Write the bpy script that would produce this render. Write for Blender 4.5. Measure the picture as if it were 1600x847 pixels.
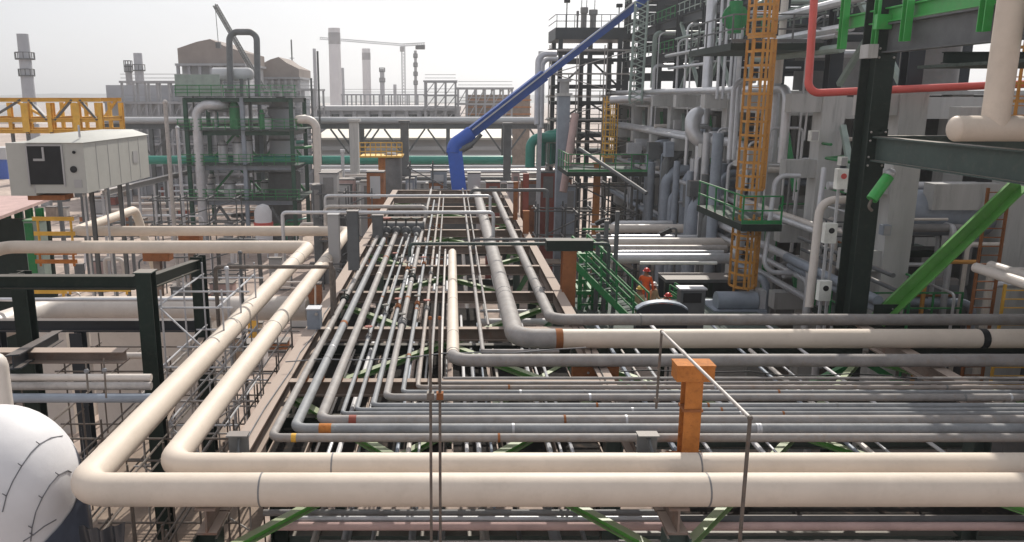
import bpy, math, random
from mathutils import Vector, Matrix
R = math.radians
rnd = random.Random(7)
sc = bpy.context.scene
for o in list(bpy.data.objects): bpy.data.objects.remove(o)
# ------------------------------------------------------------------ camera
CH = 16.0                      # eye height over the ground, metres
FPX, PX0, PY0, PITCH = 1258.0, 705.0, 423.5, R(12.2)
cam_d = bpy.data.cameras.new('camera'); cam = bpy.data.objects.new('camera', cam_d)
sc.collection.objects.link(cam)
cam.location = (0, 0, CH); cam.rotation_euler = (R(90) - PITCH, 0, 0)
cam_d.sensor_fit = 'HORIZONTAL'; cam_d.sensor_width = 36.0
cam_d.lens = 36.0 * FPX / 1600.0
cam_d.shift_x = (800.0 - PX0) / 1600.0
cam_d.clip_start = 0.1; cam_d.clip_end = 9000
sc.camera = cam
# ------------------------------------------------------------------ sky, sun, exposure
SUN_EL, SUN_AZ = R(42), R(13)      # azimuth measured from straight ahead (+Y) towards +X
w = bpy.data.worlds.new('World'); sc.world = w; w.use_nodes = True
nt = w.node_tree; bg = nt.nodes['Background']
sky = nt.nodes.new('ShaderNodeTexSky'); sky.sky_type = 'NISHITA'; sky.sun_disc = False
sky.sun_elevation = SUN_EL; sky.sun_rotation = SUN_AZ
sky.altitude = 0; sky.air_density = 1.0; sky.dust_density = 2.0; sky.ozone_density = 1.6
hs = nt.nodes.new('ShaderNodeHueSaturation'); hs.inputs['Saturation'].default_value = 0.4
nt.links.new(sky.outputs[0], hs.inputs['Color'])
mw = nt.nodes.new('ShaderNodeMix'); mw.data_type = 'RGBA'; mw.inputs[0].default_value = 0.72      # thin white overcast over the clear sky
nt.links.new(hs.outputs[0], mw.inputs[6]); mw.inputs[7].default_value = (6.2, 6.3, 6.65, 1)
tcw = nt.nodes.new('ShaderNodeTexCoord'); mpw = nt.nodes.new('ShaderNodeMapping'); mpw.inputs['Scale'].default_value = (1, 1, 3)
nzw = nt.nodes.new('ShaderNodeTexNoise'); nzw.inputs['Scale'].default_value = 2.2; nzw.inputs['Detail'].default_value = 5
rgw = nt.nodes.new('ShaderNodeMapRange'); rgw.inputs[1].default_value = .3; rgw.inputs[2].default_value = .7; rgw.inputs[3].default_value = .94; rgw.inputs[4].default_value = 1.05
nt.links.new(tcw.outputs['Generated'], mpw.inputs[0]); nt.links.new(mpw.outputs[0], nzw.inputs['Vector']); nt.links.new(nzw.outputs[0], rgw.inputs[0])
mcl = nt.nodes.new('ShaderNodeMix'); mcl.data_type = 'RGBA'; mcl.blend_type = 'MULTIPLY'; mcl.inputs[0].default_value = 1
nt.links.new(mw.outputs[2], mcl.inputs[6]); nt.links.new(rgw.outputs[0], mcl.inputs[7])
nt.links.new(mcl.outputs[2], bg.inputs[0]); bg.inputs[1].default_value = 0.1
sd = bpy.data.lights.new('sun', 'SUN'); so = bpy.data.objects.new('sun', sd); sc.collection.objects.link(so)
sd.energy = 3.8; sd.angle = R(0.6); sd.color = (1.0, 0.95, 0.86)
sdir = Vector((math.sin(SUN_AZ) * math.cos(SUN_EL), math.cos(SUN_AZ) * math.cos(SUN_EL), math.sin(SUN_EL)))
so.rotation_euler = sdir.to_track_quat('Z', 'Y').to_euler(); so.location = sdir * 200
vs = sc.view_settings
vs.view_transform = 'Standard'; vs.look = 'None'; vs.gamma = 1.0; vs.use_curve_mapping = False
vs.exposure = 0.38
sc.render.engine = 'CYCLES'
sc.cycles.use_denoising = True
sc.cycles.max_bounces = 6; sc.cycles.diffuse_bounces = 3; sc.cycles.volume_bounces = 0
# ------------------------------------------------------------------ survey helpers
CP, SP = math.cos(PITCH), math.sin(PITCH)
def ray(px, py):
    cx = (px - PX0) / FPX; cy = -(py - PY0) / FPX
    return Vector((cx, CP + cy * SP, -SP + cy * CP))
def at(px, py, d):             # the place seen at px,py at distance d along the view axis
    return Vector((0, 0, CH)) + ray(px, py) * d
def onz(px, py, z):
    r = ray(px, py); return Vector((0, 0, CH)) + r * ((z - CH) / r.z)
def ony(px, py, y):
    r = ray(px, py); return Vector((0, 0, CH)) + r * (y / r.y)
def onx(px, py, x):
    r = ray(px, py); return Vector((0, 0, CH)) + r * (x / r.x)
V = lambda x, y, z: Vector((x, y, z))
# ------------------------------------------------------------------ materials
MATS = {}
def mat(name, col, rough=0.6, metal=0.0, vary=0.25, scale=1.6, dirt=None, dirt_amt=0.35, bump=0.0, bscale=20, streak=False, dust=0.0):
    m = bpy.data.materials.new(name); m.use_nodes = True
    n = m.node_tree.nodes; l = m.node_tree.links; b = n['Principled BSDF']
    tc = n.new('ShaderNodeTexCoord'); mp = n.new('ShaderNodeMapping')
    l.new(tc.outputs['Object'], mp.inputs[0])
    if streak: mp.inputs['Scale'].default_value = (1, 1, 0.12)
    no = n.new('ShaderNodeTexNoise'); no.inputs['Scale'].default_value = scale
    no.inputs['Detail'].default_value = 6; no.inputs['Roughness'].default_value = 0.65
    l.new(mp.outputs[0], no.inputs['Vector'])
    r1 = n.new('ShaderNodeMapRange'); r1.inputs[1].default_value = 0.3; r1.inputs[2].default_value = 0.7
    r1.inputs[3].default_value = 1 - vary; r1.inputs[4].default_value = 1 + vary
    l.new(no.outputs[0], r1.inputs[0])
    mx = n.new('ShaderNodeMix'); mx.data_type = 'RGBA'; mx.blend_type = 'MULTIPLY'
    mx.inputs[0].default_value = 1
    mx.inputs[6].default_value = (*col, 1); l.new(r1.outputs[0], mx.inputs[7])
    out = mx.outputs[2]
    if dirt:
        n2 = n.new('ShaderNodeTexNoise'); n2.inputs['Scale'].default_value = scale * 3.1
        n2.inputs['Detail'].default_value = 8; n2.inputs['Roughness'].default_value = 0.75
        l.new(mp.outputs[0], n2.inputs['Vector'])
        r2 = n.new('ShaderNodeMapRange'); r2.inputs[1].default_value = 0.52; r2.inputs[2].default_value = 0.68
        r2.inputs[3].default_value = 0; r2.inputs[4].default_value = dirt_amt
        l.new(n2.outputs[0], r2.inputs[0])
        m2 = n.new('ShaderNodeMix'); m2.data_type = 'RGBA'; l.new(r2.outputs[0], m2.inputs[0])
        l.new(out, m2.inputs[6]); m2.inputs[7].default_value = (*dirt, 1); out = m2.outputs[2]
    if dust:                       # site dust lying on faces that point up
        ge = n.new('ShaderNodeNewGeometry'); sx = n.new('ShaderNodeSeparateXYZ'); l.new(ge.outputs['True Normal'], sx.inputs[0])
        r3 = n.new('ShaderNodeMapRange'); r3.inputs[1].default_value = 0.75; r3.inputs[2].default_value = 1.0
        r3.inputs[3].default_value = 0; r3.inputs[4].default_value = dust; l.new(sx.outputs[2], r3.inputs[0])
        m3 = n.new('ShaderNodeMix'); m3.data_type = 'RGBA'; l.new(r3.outputs[0], m3.inputs[0])
        l.new(out, m3.inputs[6]); m3.inputs[7].default_value = (0.42, 0.34, 0.29, 1); out = m3.outputs[2]
    l.new(out, b.inputs['Base Color'])
    b.inputs['Specular IOR Level'].default_value = 0.15 if max(col) < 0.03 else 0.5 if rough < 0.46 else 0.3 if rough < 0.7 else 0.12
    b.inputs['Roughness'].default_value = rough; b.inputs['Metallic'].default_value = metal
    if bump:
        n4 = n.new('ShaderNodeTexNoise'); n4.inputs['Scale'].default_value = bscale; n4.inputs['Detail'].default_value = 5
        l.new(tc.outputs['Object'], n4.inputs['Vector'])
        bp = n.new('ShaderNodeBump'); bp.inputs['Strength'].default_value = bump; bp.inputs['Distance'].default_value = 0.02
        l.new(n4.outputs[0], bp.inputs['Height']); l.new(bp.outputs[0], b.inputs['Normal'])
    MATS[name] = m; return m
M = {}
def dm(k, *a, **kw): M[k] = mat(k, *a, **kw)
dm('cream', (0.625, 0.535, 0.45), 0.55, vary=0.1, scale=0.7, dirt=(0.45, 0.37, 0.29), dirt_amt=0.22, bump=0.12, bscale=5)
dm('pale', (0.6, 0.54, 0.49), 0.45, vary=0.08, scale=0.8, dirt=(0.4, 0.33, 0.28), dirt_amt=0.3)
dm('grey_pipe', (0.275, 0.255, 0.245), 0.62, vary=0.2, scale=2.5, dirt=(0.3, 0.2, 0.13), dirt_amt=0.35)
dm('grey_warm', (0.31, 0.27, 0.245), 0.6, vary=0.2, scale=2.5, dirt=(0.3, 0.18, 0.11), dirt_amt=0.5)
dm('grey_cool', (0.235, 0.24, 0.25), 0.6, vary=0.2, scale=2.0, dirt=(0.33, 0.31, 0.29), dirt_amt=0.45)
dm('grey_dark', (0.2, 0.195, 0.195), 0.5, vary=0.15, scale=2.0, dirt=(0.27, 0.2, 0.16), dirt_amt=0.3)
dm('galv', (0.5, 0.5, 0.52), 0.42, 0.25, vary=0.12, scale=2.0, dirt=(0.3, 0.27, 0.25), dirt_amt=0.3)
dm('alu', (0.56, 0.56, 0.58), 0.36, 0.5, vary=0.1, scale=1.5)
dm('blue_grey', (0.26, 0.29, 0.34), 0.5, 0.1, vary=0.15)
dm('rack', (0.2, 0.155, 0.13), 0.75, vary=0.25, scale=1.3, dirt=(0.2, 0.08, 0.04), dirt_amt=0.5, dust=0.85)
dm('dark_green', (0.012, 0.022, 0.018), 0.5, vary=0.2, dirt=(0.07, 0.065, 0.055), dirt_amt=0.2, dust=0.25)
dm('beam_green', (0.05, 0.075, 0.068), 0.5, vary=0.15, dirt=(0.16, 0.15, 0.13), dirt_amt=0.25, dust=0.5)
dm('navy', (0.018, 0.024, 0.032), 0.5, vary=0.2, scale=0.8, dust=0.3)
dm('steel_grey', (0.11, 0.115, 0.12), 0.55, vary=0.2, dust=0.4)
dm('green', (0.015, 0.19, 0.055), 0.5, vary=0.2, dirt=(0.2, 0.2, 0.12), dirt_amt=0.25, dust=0.3)
dm('bright_green', (0.045, 0.36, 0.07), 0.42, vary=0.12, dirt=(0.2, 0.25, 0.12), dirt_amt=0.2, dust=0.15)
dm('leaf_green', (0.13, 0.32, 0.07), 0.45, vary=0.15, dirt=(0.3, 0.32, 0.2), dirt_amt=0.3, dust=0.3)
dm('structure_green', (0.018, 0.07, 0.045), 0.55, vary=0.2)
dm('brace_green', (0.09, 0.3, 0.05), 0.45, vary=0.2, dirt=(0.25, 0.3, 0.15), dirt_amt=0.35, dust=0.55)
dm('brace_pale', (0.26, 0.32, 0.29), 0.5, vary=0.15)
dm('teal', (0.015, 0.23, 0.17), 0.4, vary=0.12)
dm('concrete', (0.45, 0.445, 0.435), 0.85, vary=0.16, scale=0.8, dirt=(0.19, 0.185, 0.18), dirt_amt=0.45, bump=0.2, bscale=9, streak=True)
dm('orange_primer', (0.45, 0.17, 0.045), 0.7, vary=0.22, scale=3, dirt=(0.22, 0.075, 0.03), dirt_amt=0.65)
dm('rust', (0.27, 0.105, 0.042), 0.75, vary=0.3, dirt=(0.12, 0.05, 0.03), dirt_amt=0.5)
dm('redbrown', (0.25, 0.06, 0.04), 0.6, vary=0.2)
dm('ladder_orange', (0.5, 0.235, 0.05), 0.5, vary=0.15)
dm('yellow', (0.7, 0.4, 0.06), 0.5, vary=0.15, dirt=(0.4, 0.25, 0.1), dirt_amt=0.3)
dm('blue', (0.008, 0.075, 0.42), 0.45, vary=0.1)
dm('boom_blue_shaded', (0.01, 0.06, 0.28), 0.5, vary=0.15, dirt=(0.12, 0.13, 0.16), dirt_amt=0.3)  # darker copy of the boom's blue, shade of the underside put into the colour
dm('red', (0.58, 0.08, 0.065), 0.4, vary=0.1)
dm('white_cloth', (0.64, 0.625, 0.635), 0.55, vary=0.05, bump=0.35, bscale=4)
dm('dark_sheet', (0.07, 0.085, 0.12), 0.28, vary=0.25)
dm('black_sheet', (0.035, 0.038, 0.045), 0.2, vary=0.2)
dm('cabinet', (0.42, 0.415, 0.385), 0.5, vary=0.06, scale=0.7, dirt=(0.33, 0.31, 0.28), dirt_amt=0.25)
dm('black', (0.018, 0.018, 0.02), 0.5)
dm('wire', (0.16, 0.16, 0.17), 0.5)
dm('pole', (0.14, 0.12, 0.105), 0.55, 0.2, vary=0.3, scale=6, dirt=(0.25, 0.12, 0.06), dirt_amt=0.4)
dm('pole_light', (0.4, 0.37, 0.35), 0.5, 0.2, vary=0.2, scale=5)
dm('stack', (0.38, 0.39, 0.42), 0.7, vary=0.12, scale=0.2)
dm('stack_white', (0.62, 0.62, 0.64), 0.7, vary=0.06, scale=0.2)
dm('far_brown', (0.27, 0.23, 0.21), 0.8, vary=0.15, scale=0.3)
dm('far_grey', (0.34, 0.34, 0.355), 0.8, vary=0.2, scale=0.2)
dm('far_light', (0.5, 0.5, 0.51), 0.7, vary=0.1, scale=0.2)
dm('roof_cream', (0.62, 0.58, 0.5), 0.6, vary=0.08, scale=0.2)
dm('wall_grey', (0.38, 0.37, 0.37), 0.7, vary=0.08, scale=0.3)
dm('pink', (0.48, 0.34, 0.32), 0.7, vary=0.15)
dm('grating', (0.075, 0.095, 0.085), 0.7, vary=0.3, scale=6)
dm('wood', (0.26, 0.2, 0.16), 0.8, vary=0.25)
dm('skin', (0.3, 0.15, 0.09), 0.6)
dm('orange_cloth', (0.72, 0.12, 0.03), 0.8, vary=0.15, scale=8)
dm('tan_cloth', (0.45, 0.33, 0.2), 0.8, vary=0.15, scale=8)
dm('red_plastic', (0.6, 0.04, 0.03), 0.3)
dm('yellow_plastic', (0.75, 0.5, 0.1), 0.3)
dm('white_plastic', (0.75, 0.75, 0.7), 0.3)
dm('glass', (0.03, 0.04, 0.05), 0.1)
def ground_mat():
    m = bpy.data.materials.new('ground'); m.use_nodes = True
    n = m.node_tree.nodes; l = m.node_tree.links; b = n['Principled BSDF']
    tc = n.new('ShaderNodeTexCoord')
    a = n.new('ShaderNodeTexNoise'); a.inputs['Scale'].default_value = 0.09; a.inputs['Detail'].default_value = 10; a.inputs['Roughness'].default_value = 0.7
    c = n.new('ShaderNodeTexNoise'); c.inputs['Scale'].default_value = 1.4; c.inputs['Detail'].default_value = 8
    l.new(tc.outputs['Object'], a.inputs['Vector']); l.new(tc.outputs['Object'], c.inputs['Vector'])
    cr = n.new('ShaderNodeValToRGB')
    e = cr.color_ramp.elements
    e[0].position = 0.35; e[0].color = (0.24, 0.18, 0.155, 1); e[1].position = 0.65; e[1].color = (0.5, 0.4, 0.34, 1)
    l.new(a.outputs[0], cr.inputs[0])
    mx = n.new('ShaderNodeMix'); mx.data_type = 'RGBA'; mx.blend_type = 'OVERLAY'; mx.inputs[0].default_value = 0.5
    l.new(cr.outputs[0], mx.inputs[6]); l.new(c.outputs[0], mx.inputs[7]); l.new(mx.outputs[2], b.inputs['Base Color'])
    b.inputs['Roughness'].default_value = 0.95
    return m
M['ground'] = ground_mat()
# ------------------------------------------------------------------ mesh builder
class MB:
    def __init__(s): s.v = []; s.f = []; s.sm = []; s.mi = []; s.cur = 0
    def add(s, vs, fs, smooth=False):
        b = len(s.v); s.v += [tuple(v) for v in vs]
        for f in fs: s.f.append([b + i for i in f]); s.sm.append(smooth); s.mi.append(s.cur)
        return s
    def box(s, x0, y0, z0, x1, y1, z1):
        x0, x1 = sorted((x0, x1)); y0, y1 = sorted((y0, y1)); z0, z1 = sorted((z0, z1))
        return s.add([(x0,y0,z0),(x1,y0,z0),(x1,y1,z0),(x0,y1,z0),(x0,y0,z1),(x1,y0,z1),(x1,y1,z1),(x0,y1,z1)],
                     [(3,2,1,0),(4,5,6,7),(0,1,5,4),(1,2,6,5),(2,3,7,6),(3,0,4,7)])
    def frame(s, p, q, up):
        d = (Vector(q) - Vector(p)).normalized(); up = Vector(up)
        if abs(d.dot(up)) > 0.98: up = Vector((0, 1, 0)) if abs(d.z) > 0.9 else Vector((0, 0, 1))
        side = d.cross(up).normalized(); return d, side, side.cross(d).normalized()
    def bar(s, p, q, w, h, up=(0,0,1), ou=0.0, os=0.0):      # w across, h along up
        p = Vector(p); q = Vector(q); d, a, u = s.frame(p, q, up)
        c = a * os + u * ou; vs = []
        for e in (p, q):
            for i, j in ((-1,-1),(1,-1),(1,1),(-1,1)): vs.append(e + c + a * (i*w/2) + u * (j*h/2))
        return s.add(vs, [(0,1,2,3),(7,6,5,4),(0,4,5,1),(1,5,6,2),(2,6,7,3),(3,7,4,0)])
    def ib(s, p, q, w, h, t=None, up=(0,0,1)):               # I section
        t = t or h * 0.09
        s.bar(p, q, w, t, up, ou=h/2 - t/2); s.bar(p, q, w, t, up, ou=-h/2 + t/2)
        return s.bar(p, q, t * 0.8, h - 2*t, up)
    def chan(s, p, q, w, h, t=None, up=(0,0,1)):             # channel
        t = t or h * 0.1
        s.bar(p, q, t, h, up, os=-w/2 + t/2)
        s.bar(p, q, w - t, t, up, ou=h/2 - t/2, os=t/2); return s.bar(p, q, w - t, t, up, ou=-h/2 + t/2, os=t/2)
    def tube(s, path, r, n=12, R_=None, cap=True):
        pts = fillet(path, R_ if R_ is not None else r * 3.0)
        N = len(pts); rings = []
        d0 = (pts[1] - pts[0]).normalized()
        a = d0.orthogonal().normalized()
        if abs(d0.z) < 0.9: a = d0.cross(Vector((0,0,1))).normalized()
        b0 = len(s.v); prev = d0; vs = []
        for i, p in enumerate(pts):
            if i == 0: d = d0
            elif i == N - 1: d = (pts[-1] - pts[-2]).normalized()
            else: d = ((pts[i+1] - p).normalized() + (p - pts[i-1]).normalized()).normalized()
            rot = prev.rotation_difference(d); a = rot @ a; prev = d
            a = (a - d * a.dot(d)).normalized(); b = d.cross(a)
            rr = r(i / (N-1)) if callable(r) else r
            for k in range(n):
                t = 2 * math.pi * k / n; vs.append(p + a * (rr * math.cos(t)) + b * (rr * math.sin(t)))
        fs = []
        for i in range(N - 1):
            for k in range(n):
                k2 = (k + 1) % n; fs.append((i*n+k, i*n+k2, (i+1)*n+k2, (i+1)*n+k))
        s.add(vs, fs, True)
        if cap:
            s.f.append([b0 + k for k in range(n)][::-1]); s.sm.append(False); s.mi.append(s.cur)
            s.f.append([b0 + (N-1)*n + k for k in range(n)]); s.sm.append(False); s.mi.append(s.cur)
        return s
    def lathe(s, c, prof, n=24, axis=(0,0,1)):               # prof: (radius, height)
        c = Vector(c); ax = Vector(axis).normalized(); a = ax.orthogonal().normalized(); b = ax.cross(a); vs = []; fs = []
        for r, h in prof:
            for k in range(n):
                t = 2*math.pi*k/n; vs.append(c + ax*h + a*(r*math.cos(t)) + b*(r*math.sin(t)))
        for i in range(len(prof)-1):
            for k in range(n):
                k2 = (k+1) % n; fs.append((i*n+k, i*n+k2, (i+1)*n+k2, (i+1)*n+k))
        fs.append(tuple(range(n))[::-1]); fs.append(tuple((len(prof)-1)*n + k for k in range(n)))
        return s.add(vs, fs, True)
    def cyl(s, p, q, r, n=14):
        p = Vector(p); q = Vector(q); return s.tube([p, q], r, n)
    def ball(s, c, r, n=12, sq=(1,1,1)):
        c = Vector(c); vs = []; fs = []; m = n // 2
        for i in range(m + 1):
            th = math.pi * i / m
            for k in range(n):
                t = 2*math.pi*k/n; vs.append(c + Vector((sq[0]*r*math.sin(th)*math.cos(t), sq[1]*r*math.sin(th)*math.sin(t), sq[2]*r*math.cos(th))))
        for i in range(m):
            for k in range(n):
                k2 = (k+1) % n; fs.append((i*n+k, (i+1)*n+k, (i+1)*n+k2, i*n+k2))
        return s.add(vs, fs, True)
    def build(s, name, m, parent=None):
        me = bpy.data.meshes.new(name); me.from_pydata(s.v, [], s.f)
        me.polygons.foreach_set('use_smooth', s.sm)
        for x in (m if isinstance(m, (list, tuple)) else [m]): me.materials.append(M[x])
        if isinstance(m, (list, tuple)): me.polygons.foreach_set('material_index', s.mi)
        me.update(); me.validate()
        try: me.set_sharp_from_angle(angle=R(40))
        except Exception: pass
        o = bpy.data.objects.new(name, me); sc.collection.objects.link(o)
        if parent: put(o, parent)
        return o
def wloc(o):
    p = Vector(o.location)
    while o.parent: o = o.parent; p = p + Vector(o.location)
    return p
def put(o, parent):
    o.parent = parent
    if parent.type == 'EMPTY': o.matrix_parent_inverse = Matrix.Translation(-Vector(parent.location))
def fillet(path, R_):
    P = [Vector(p) for p in path]; out = [P[0]]
    for i in range(1, len(P) - 1):
        a, b, c = P[i-1], P[i], P[i+1]
        u = (a - b); v = (c - b); lu, lv = u.length, v.length; u /= lu; v /= lv
        ang = u.angle(v)
        if ang > R(176) or R_ <= 0: out.append(b); continue
        t = min(R_ / math.tan(ang/2), lu * 0.49, lv * 0.49); rr = t * math.tan(ang/2)
        bis = (u + v).normalized(); cen = b + bis * (rr / math.sin(ang/2))
        s0 = b + u*t - cen; s1 = b + v*t - cen; tot = s0.angle(s1); n = max(3, int(tot / R(11)))
        ax = s0.cross(s1).normalized()
        for k in range(n + 1): out.append(cen + Matrix.Rotation(tot*k/n, 3, ax) @ s0)
    out.append(P[-1]); return out
def tag(o, label, cat, group=None, kind=None):
    if label: o['label'] = label
    if cat: o['category'] = cat
    if group: o['group'] = group
    o['kind'] = kind or 'thing'
    return o
def thing(name, label, cat, loc=(0,0,0), group=None):
    o = bpy.data.objects.new(name, None); sc.collection.objects.link(o); o.location = loc
    o.empty_display_size = 0.2
    return tag(o, label, cat, group)
def kids(o): return [c for c in bpy.data.objects if c.parent == o]
def dup(root, off, label=None):
    def cp(o, par):
        c = o.copy(); sc.collection.objects.link(c)
        if par: c.parent = par
        return c
    r = cp(root, None); r.location = Vector(root.location) + Vector(off)
    if label: r['label'] = label
    for ch in kids(root):
        c = cp(ch, r)
        for g in kids(ch): cp(g, c)
    return r
def ringat(p, d, r, ln, mname, parent, name='joint_band', n=20):
    p = Vector(p); d = Vector(d).normalized(); return MB().cyl(p - d*ln/2, p + d*ln/2, r, n).build(name, mname, parent)
def pipe(label, path, r, mname='grey_pipe', group=None, R_=None, n=14, cat='pipe', name='pipe', bands=(), flange=()):
    o = MB().tube(path, r, n, R_).build(name, mname)
    tag(o, label, cat, group)
    for b in bands:
        p, d, ln, k, mm = b; ringat(p, d, r * k, ln, mm, o)
    for p, d in flange: ringat(p, d, r * 1.7, r * 0.8, mname, o, 'flange')
    return o

# ================================================================== THE SETTING
g = MB(); g.add([(-4000,-300,0),(4000,-300,0),(4000,7000,0),(-4000,7000,0)], [(0,1,2,3)])
go = g.build('ground', 'ground'); go['kind'] = 'structure'
# far line of low hills on the horizon
h = MB(); pv = []; N = 60
for i in range(N + 1):
    x = -2600 + 5200 * i / N; top = 19 + 5 * rnd.random() + 4 * math.sin(i * 0.4)
    pv += [(x, 2300, 0), (x, 2330, top), (x, 2700, 0)]
h.add(pv, [(3*i, 3*i+3, 3*i+4, 3*i+1) for i in range(N)] + [(3*i+1, 3*i+4, 3*i+5, 3*i+2) for i in range(N)])
dm('hill', (0.1, 0.11, 0.09), 0.9, vary=0.2, scale=0.02)
h.build('hills', 'hill')['kind'] = 'structure'

# ================================================================== MAIN PIPES ON THE RACK
RZ = 9.0                         # top of rack steel
def pz(r): return RZ + r + 0.02
def elbow_pipe(label, xk, py, r, mname, yend, xend=34.0, group='pipes turning on the rack', bands=(), Rk=3.0, zoff=0.0, n=16, flange=()):
    z = pz(r) + zoff
    y = onz(900, py, z).y
    path = [(xend, y, z), (xk, y, z), (xk, yend, z)]
    return pipe(label, path, r, mname, group, r * Rk, n, bands=[(Vector((p[0] if p[0] is not None else xk, p[1] if p[1] is not None else y, z)), d, l, k, m) for p, d, l, k, m in bands],
                flange=[(Vector((p[0] if p[0] is not None else xk, p[1] if p[1] is not None else y, z)), d) for p, d in flange])
YD, XD = (0, 1, 0), (1, 0, 0)
# the two big cream lines
r1, r2 = 0.29, 0.255
y1 = onz(700, 765, pz(r1)).y; y2 = onz(700, 729, pz(r2)).y
y1b = onz(300, 386, pz(r1)).y; y2b = onz(300, 361, pz(r2)).y
X1, X2 = -6.5, -5.28
big = lambda y0, y1_, st, X, z: [(Vector((X, y0 + k * st, z)), YD, 0.03, 1.02, 'grey_dark') for k in range(int((y1_ - y0) / st))]
pipe('large cream pipe nearest the camera, sweeping round the front corner of the rack',
     [(34, y1, pz(r1)), (X1, y1, pz(r1)), (X1, y1b, pz(r1)), (-20.3, y1b, pz(r1)), (-20.3, y1b - 9, pz(r1))], r1, 'cream', R_=0.5, n=36,
     bands=[(Vector((X1, onz(400, py, pz(r1)).y, pz(r1))), YD, .03, 1.025, 'grey_dark') for py in (512, 413, 404)] + [(Vector((x, y1, pz(r1))), XD, 0.03, 1.02, 'grey_dark') for x in (-3.3, 4.45, 12.3)])
pipe('large cream pipe just behind the nearest one, turning the same front corner',
     [(34, y2, pz(r2)), (X2, y2, pz(r2)), (X2, y2b, pz(r2)), (-19.3, y2b, pz(r2)), (-19.3, y2b + 8, pz(r2)), (-18.4, y2b + 8.6, pz(r2) - 4.5)], r2, 'cream', R_=0.48, n=32,
     bands=[(Vector((X2, onz(400, py, pz(r2)).y, pz(r2))), YD, .03, 1.03, 'grey_dark') for py in (514, 410, 400, 391)] + [(Vector((x, y2, pz(r2))), XD, 0.03, 1.02, 'grey_dark') for x in (-2.2, 4.6, 11.4)])
# grey lines A..I, numbered from the outside of the turn
order = [
 (-3.66, 684, 0.088, 40, 'outermost slim grey pipe of the turn with a yellow stained elbow', [((-3.2, None), XD, 0.1, 1.04, 'yellow')]),
 (-3.27, 670, 0.110, 38.5, 'thick grey pipe second from the outside of the turn, with a red-brown weld', [((-2.62, None), XD, 0.26, 1.03, 'orange_primer')]),
 (-2.80, 657, 0.115, 40.5, 'thick grey pipe third from the outside of the turn, with a dark red weld', [((-2.1, None), XD, 0.16, 1.03, 'redbrown')]),
 (-2.40, 646.5, 0.052, 39.5, 'thin grey pipe beside the thick one with the dark red weld', []),
 (-2.11, 640.5, 0.052, 41, 'thin pinkish grey pipe, fifth from the outside of the turn', []),
 (-1.76, 634, 0.064, 39.5, 'sixth grey pipe of the turn, just outside the medium one', []),
 (-1.50, 621, 0.088, 60, 'medium grey pipe with a round elbow in the middle of the turn', []),
 (-1.14, 613, 0.058, 54, 'slim grey pipe just inside the medium one of the turn', []),
 (-0.80, 605, 0.055, 59, 'slim grey pipe, innermost of the close-set turning lines', []),
]
for xk, py, r, ye, lab, bd in order:
    b = bd + [((None, rnd.uniform(17, 36)), YD, rnd.uniform(.04, .2), 1.06, rnd.choice(('grey_dark', 'galv', 'rust', 'pale'))) for _ in range(3)] + [((rnd.uniform(0, 16), None), XD, .05, 1.07, rnd.choice(('grey_dark', 'galv', 'rust'))) for _ in range(3)]
    po = elbow_pipe(lab, xk, py, r, ('grey_pipe', 'grey_cool', 'grey_warm')[int(py) % 3], ye, bands=b, Rk=2.4, zoff=0.11)
    for k in range(6):
        ys = 14.6 + 4.72 * k
        if ys > onz(900, py, pz(r)).y + .4 and ys < ye: MB().box(xk - r*.5, ys - .12, RZ + .002, xk + r*.5, ys + .12, pz(r) + .11 - r*.8).build('shoe', 'rust' if k % 3 == 1 else 'grey_dark', po)
    if r < .1:
        for yv in ((rnd.uniform(22, 27), rnd.uniform(30, 36)) if xk > -3 else (rnd.uniform(24, 34),)):
            zv = pz(r) + .11; vb = MB().ball((xk, yv, zv), r * 1.7, 12).cyl((xk, yv - r*3, zv), (xk, yv - r*2.2, zv), r*1.6, 12).cyl((xk, yv + r*2.2, zv), (xk, yv + r*3, zv), r*1.6, 12).cyl((xk, yv, zv), (xk, yv, zv + .32), .02, 6).build('valve', rnd.choice(('grey_dark', 'dark_green', 'rust')), po)
            MB().lathe((xk, yv, zv + .3), [(.11, -.012), (.12, 0), (.11, .012)], 12).build('handwheel', rnd.choice(('redbrown', 'dark_green', 'black')), vb)
    for X in (3.97, 12.9):
        yy_ = onz(900, py, pz(r) + .11).y; MB().box(X - .12, yy_ - r*.5, RZ + .002, X + .12, yy_ + r*.5, pz(r) + .11 - r*.8).build('shoe', 'grey_dark', po)
elbow_pipe('straight tan pipe with a large grey elbow in the middle of the rack', 0.05, 563, 0.17, 'grey_pipe', 34.6, Rk=2.6,
           bands=[((None, 22.6), YD, 0.05, 1.05, 'grey_dark'), ((None, 26.5), YD, 0.04, 1.05, 'grey_dark')])
tan = pipe('short tan pipe end with a rounded cap on the middle of the rack', [(0.05, 20.75, pz(0.17)), (0.05, 35.4, pz(0.17))], 0.176, 'cream', n=20, bands=[(Vector((0.05, 20.9, pz(.17))), YD, 0.05, 1.04, 'grey_dark')])
MB().ball((0.05, 35.4, pz(.17)), 0.176, 16).build('end_cap', 'cream', tan)
elbow_pipe('thin grey pipe hugging the back of the medium elbow', 0.88, 549, 0.062, 'grey_pipe', 62, xend=3.0, Rk=1.6)
o = elbow_pipe('large pinkish grey pipe with a rusty ring where it meets the cream run', 1.84, 529, 0.28, 'grey_pipe', 60, xend=3.02, Rk=2.6, n=28,
           bands=[((None, 26.6), YD, 0.04, 1.03, 'grey_dark'), ((None, 27.2), YD, 0.04, 1.03, 'grey_dark'), ((None, 36.6), YD, 0.05, 1.03, 'grey_dark')])
yN = onz(900, 529, pz(0.28)).y
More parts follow.
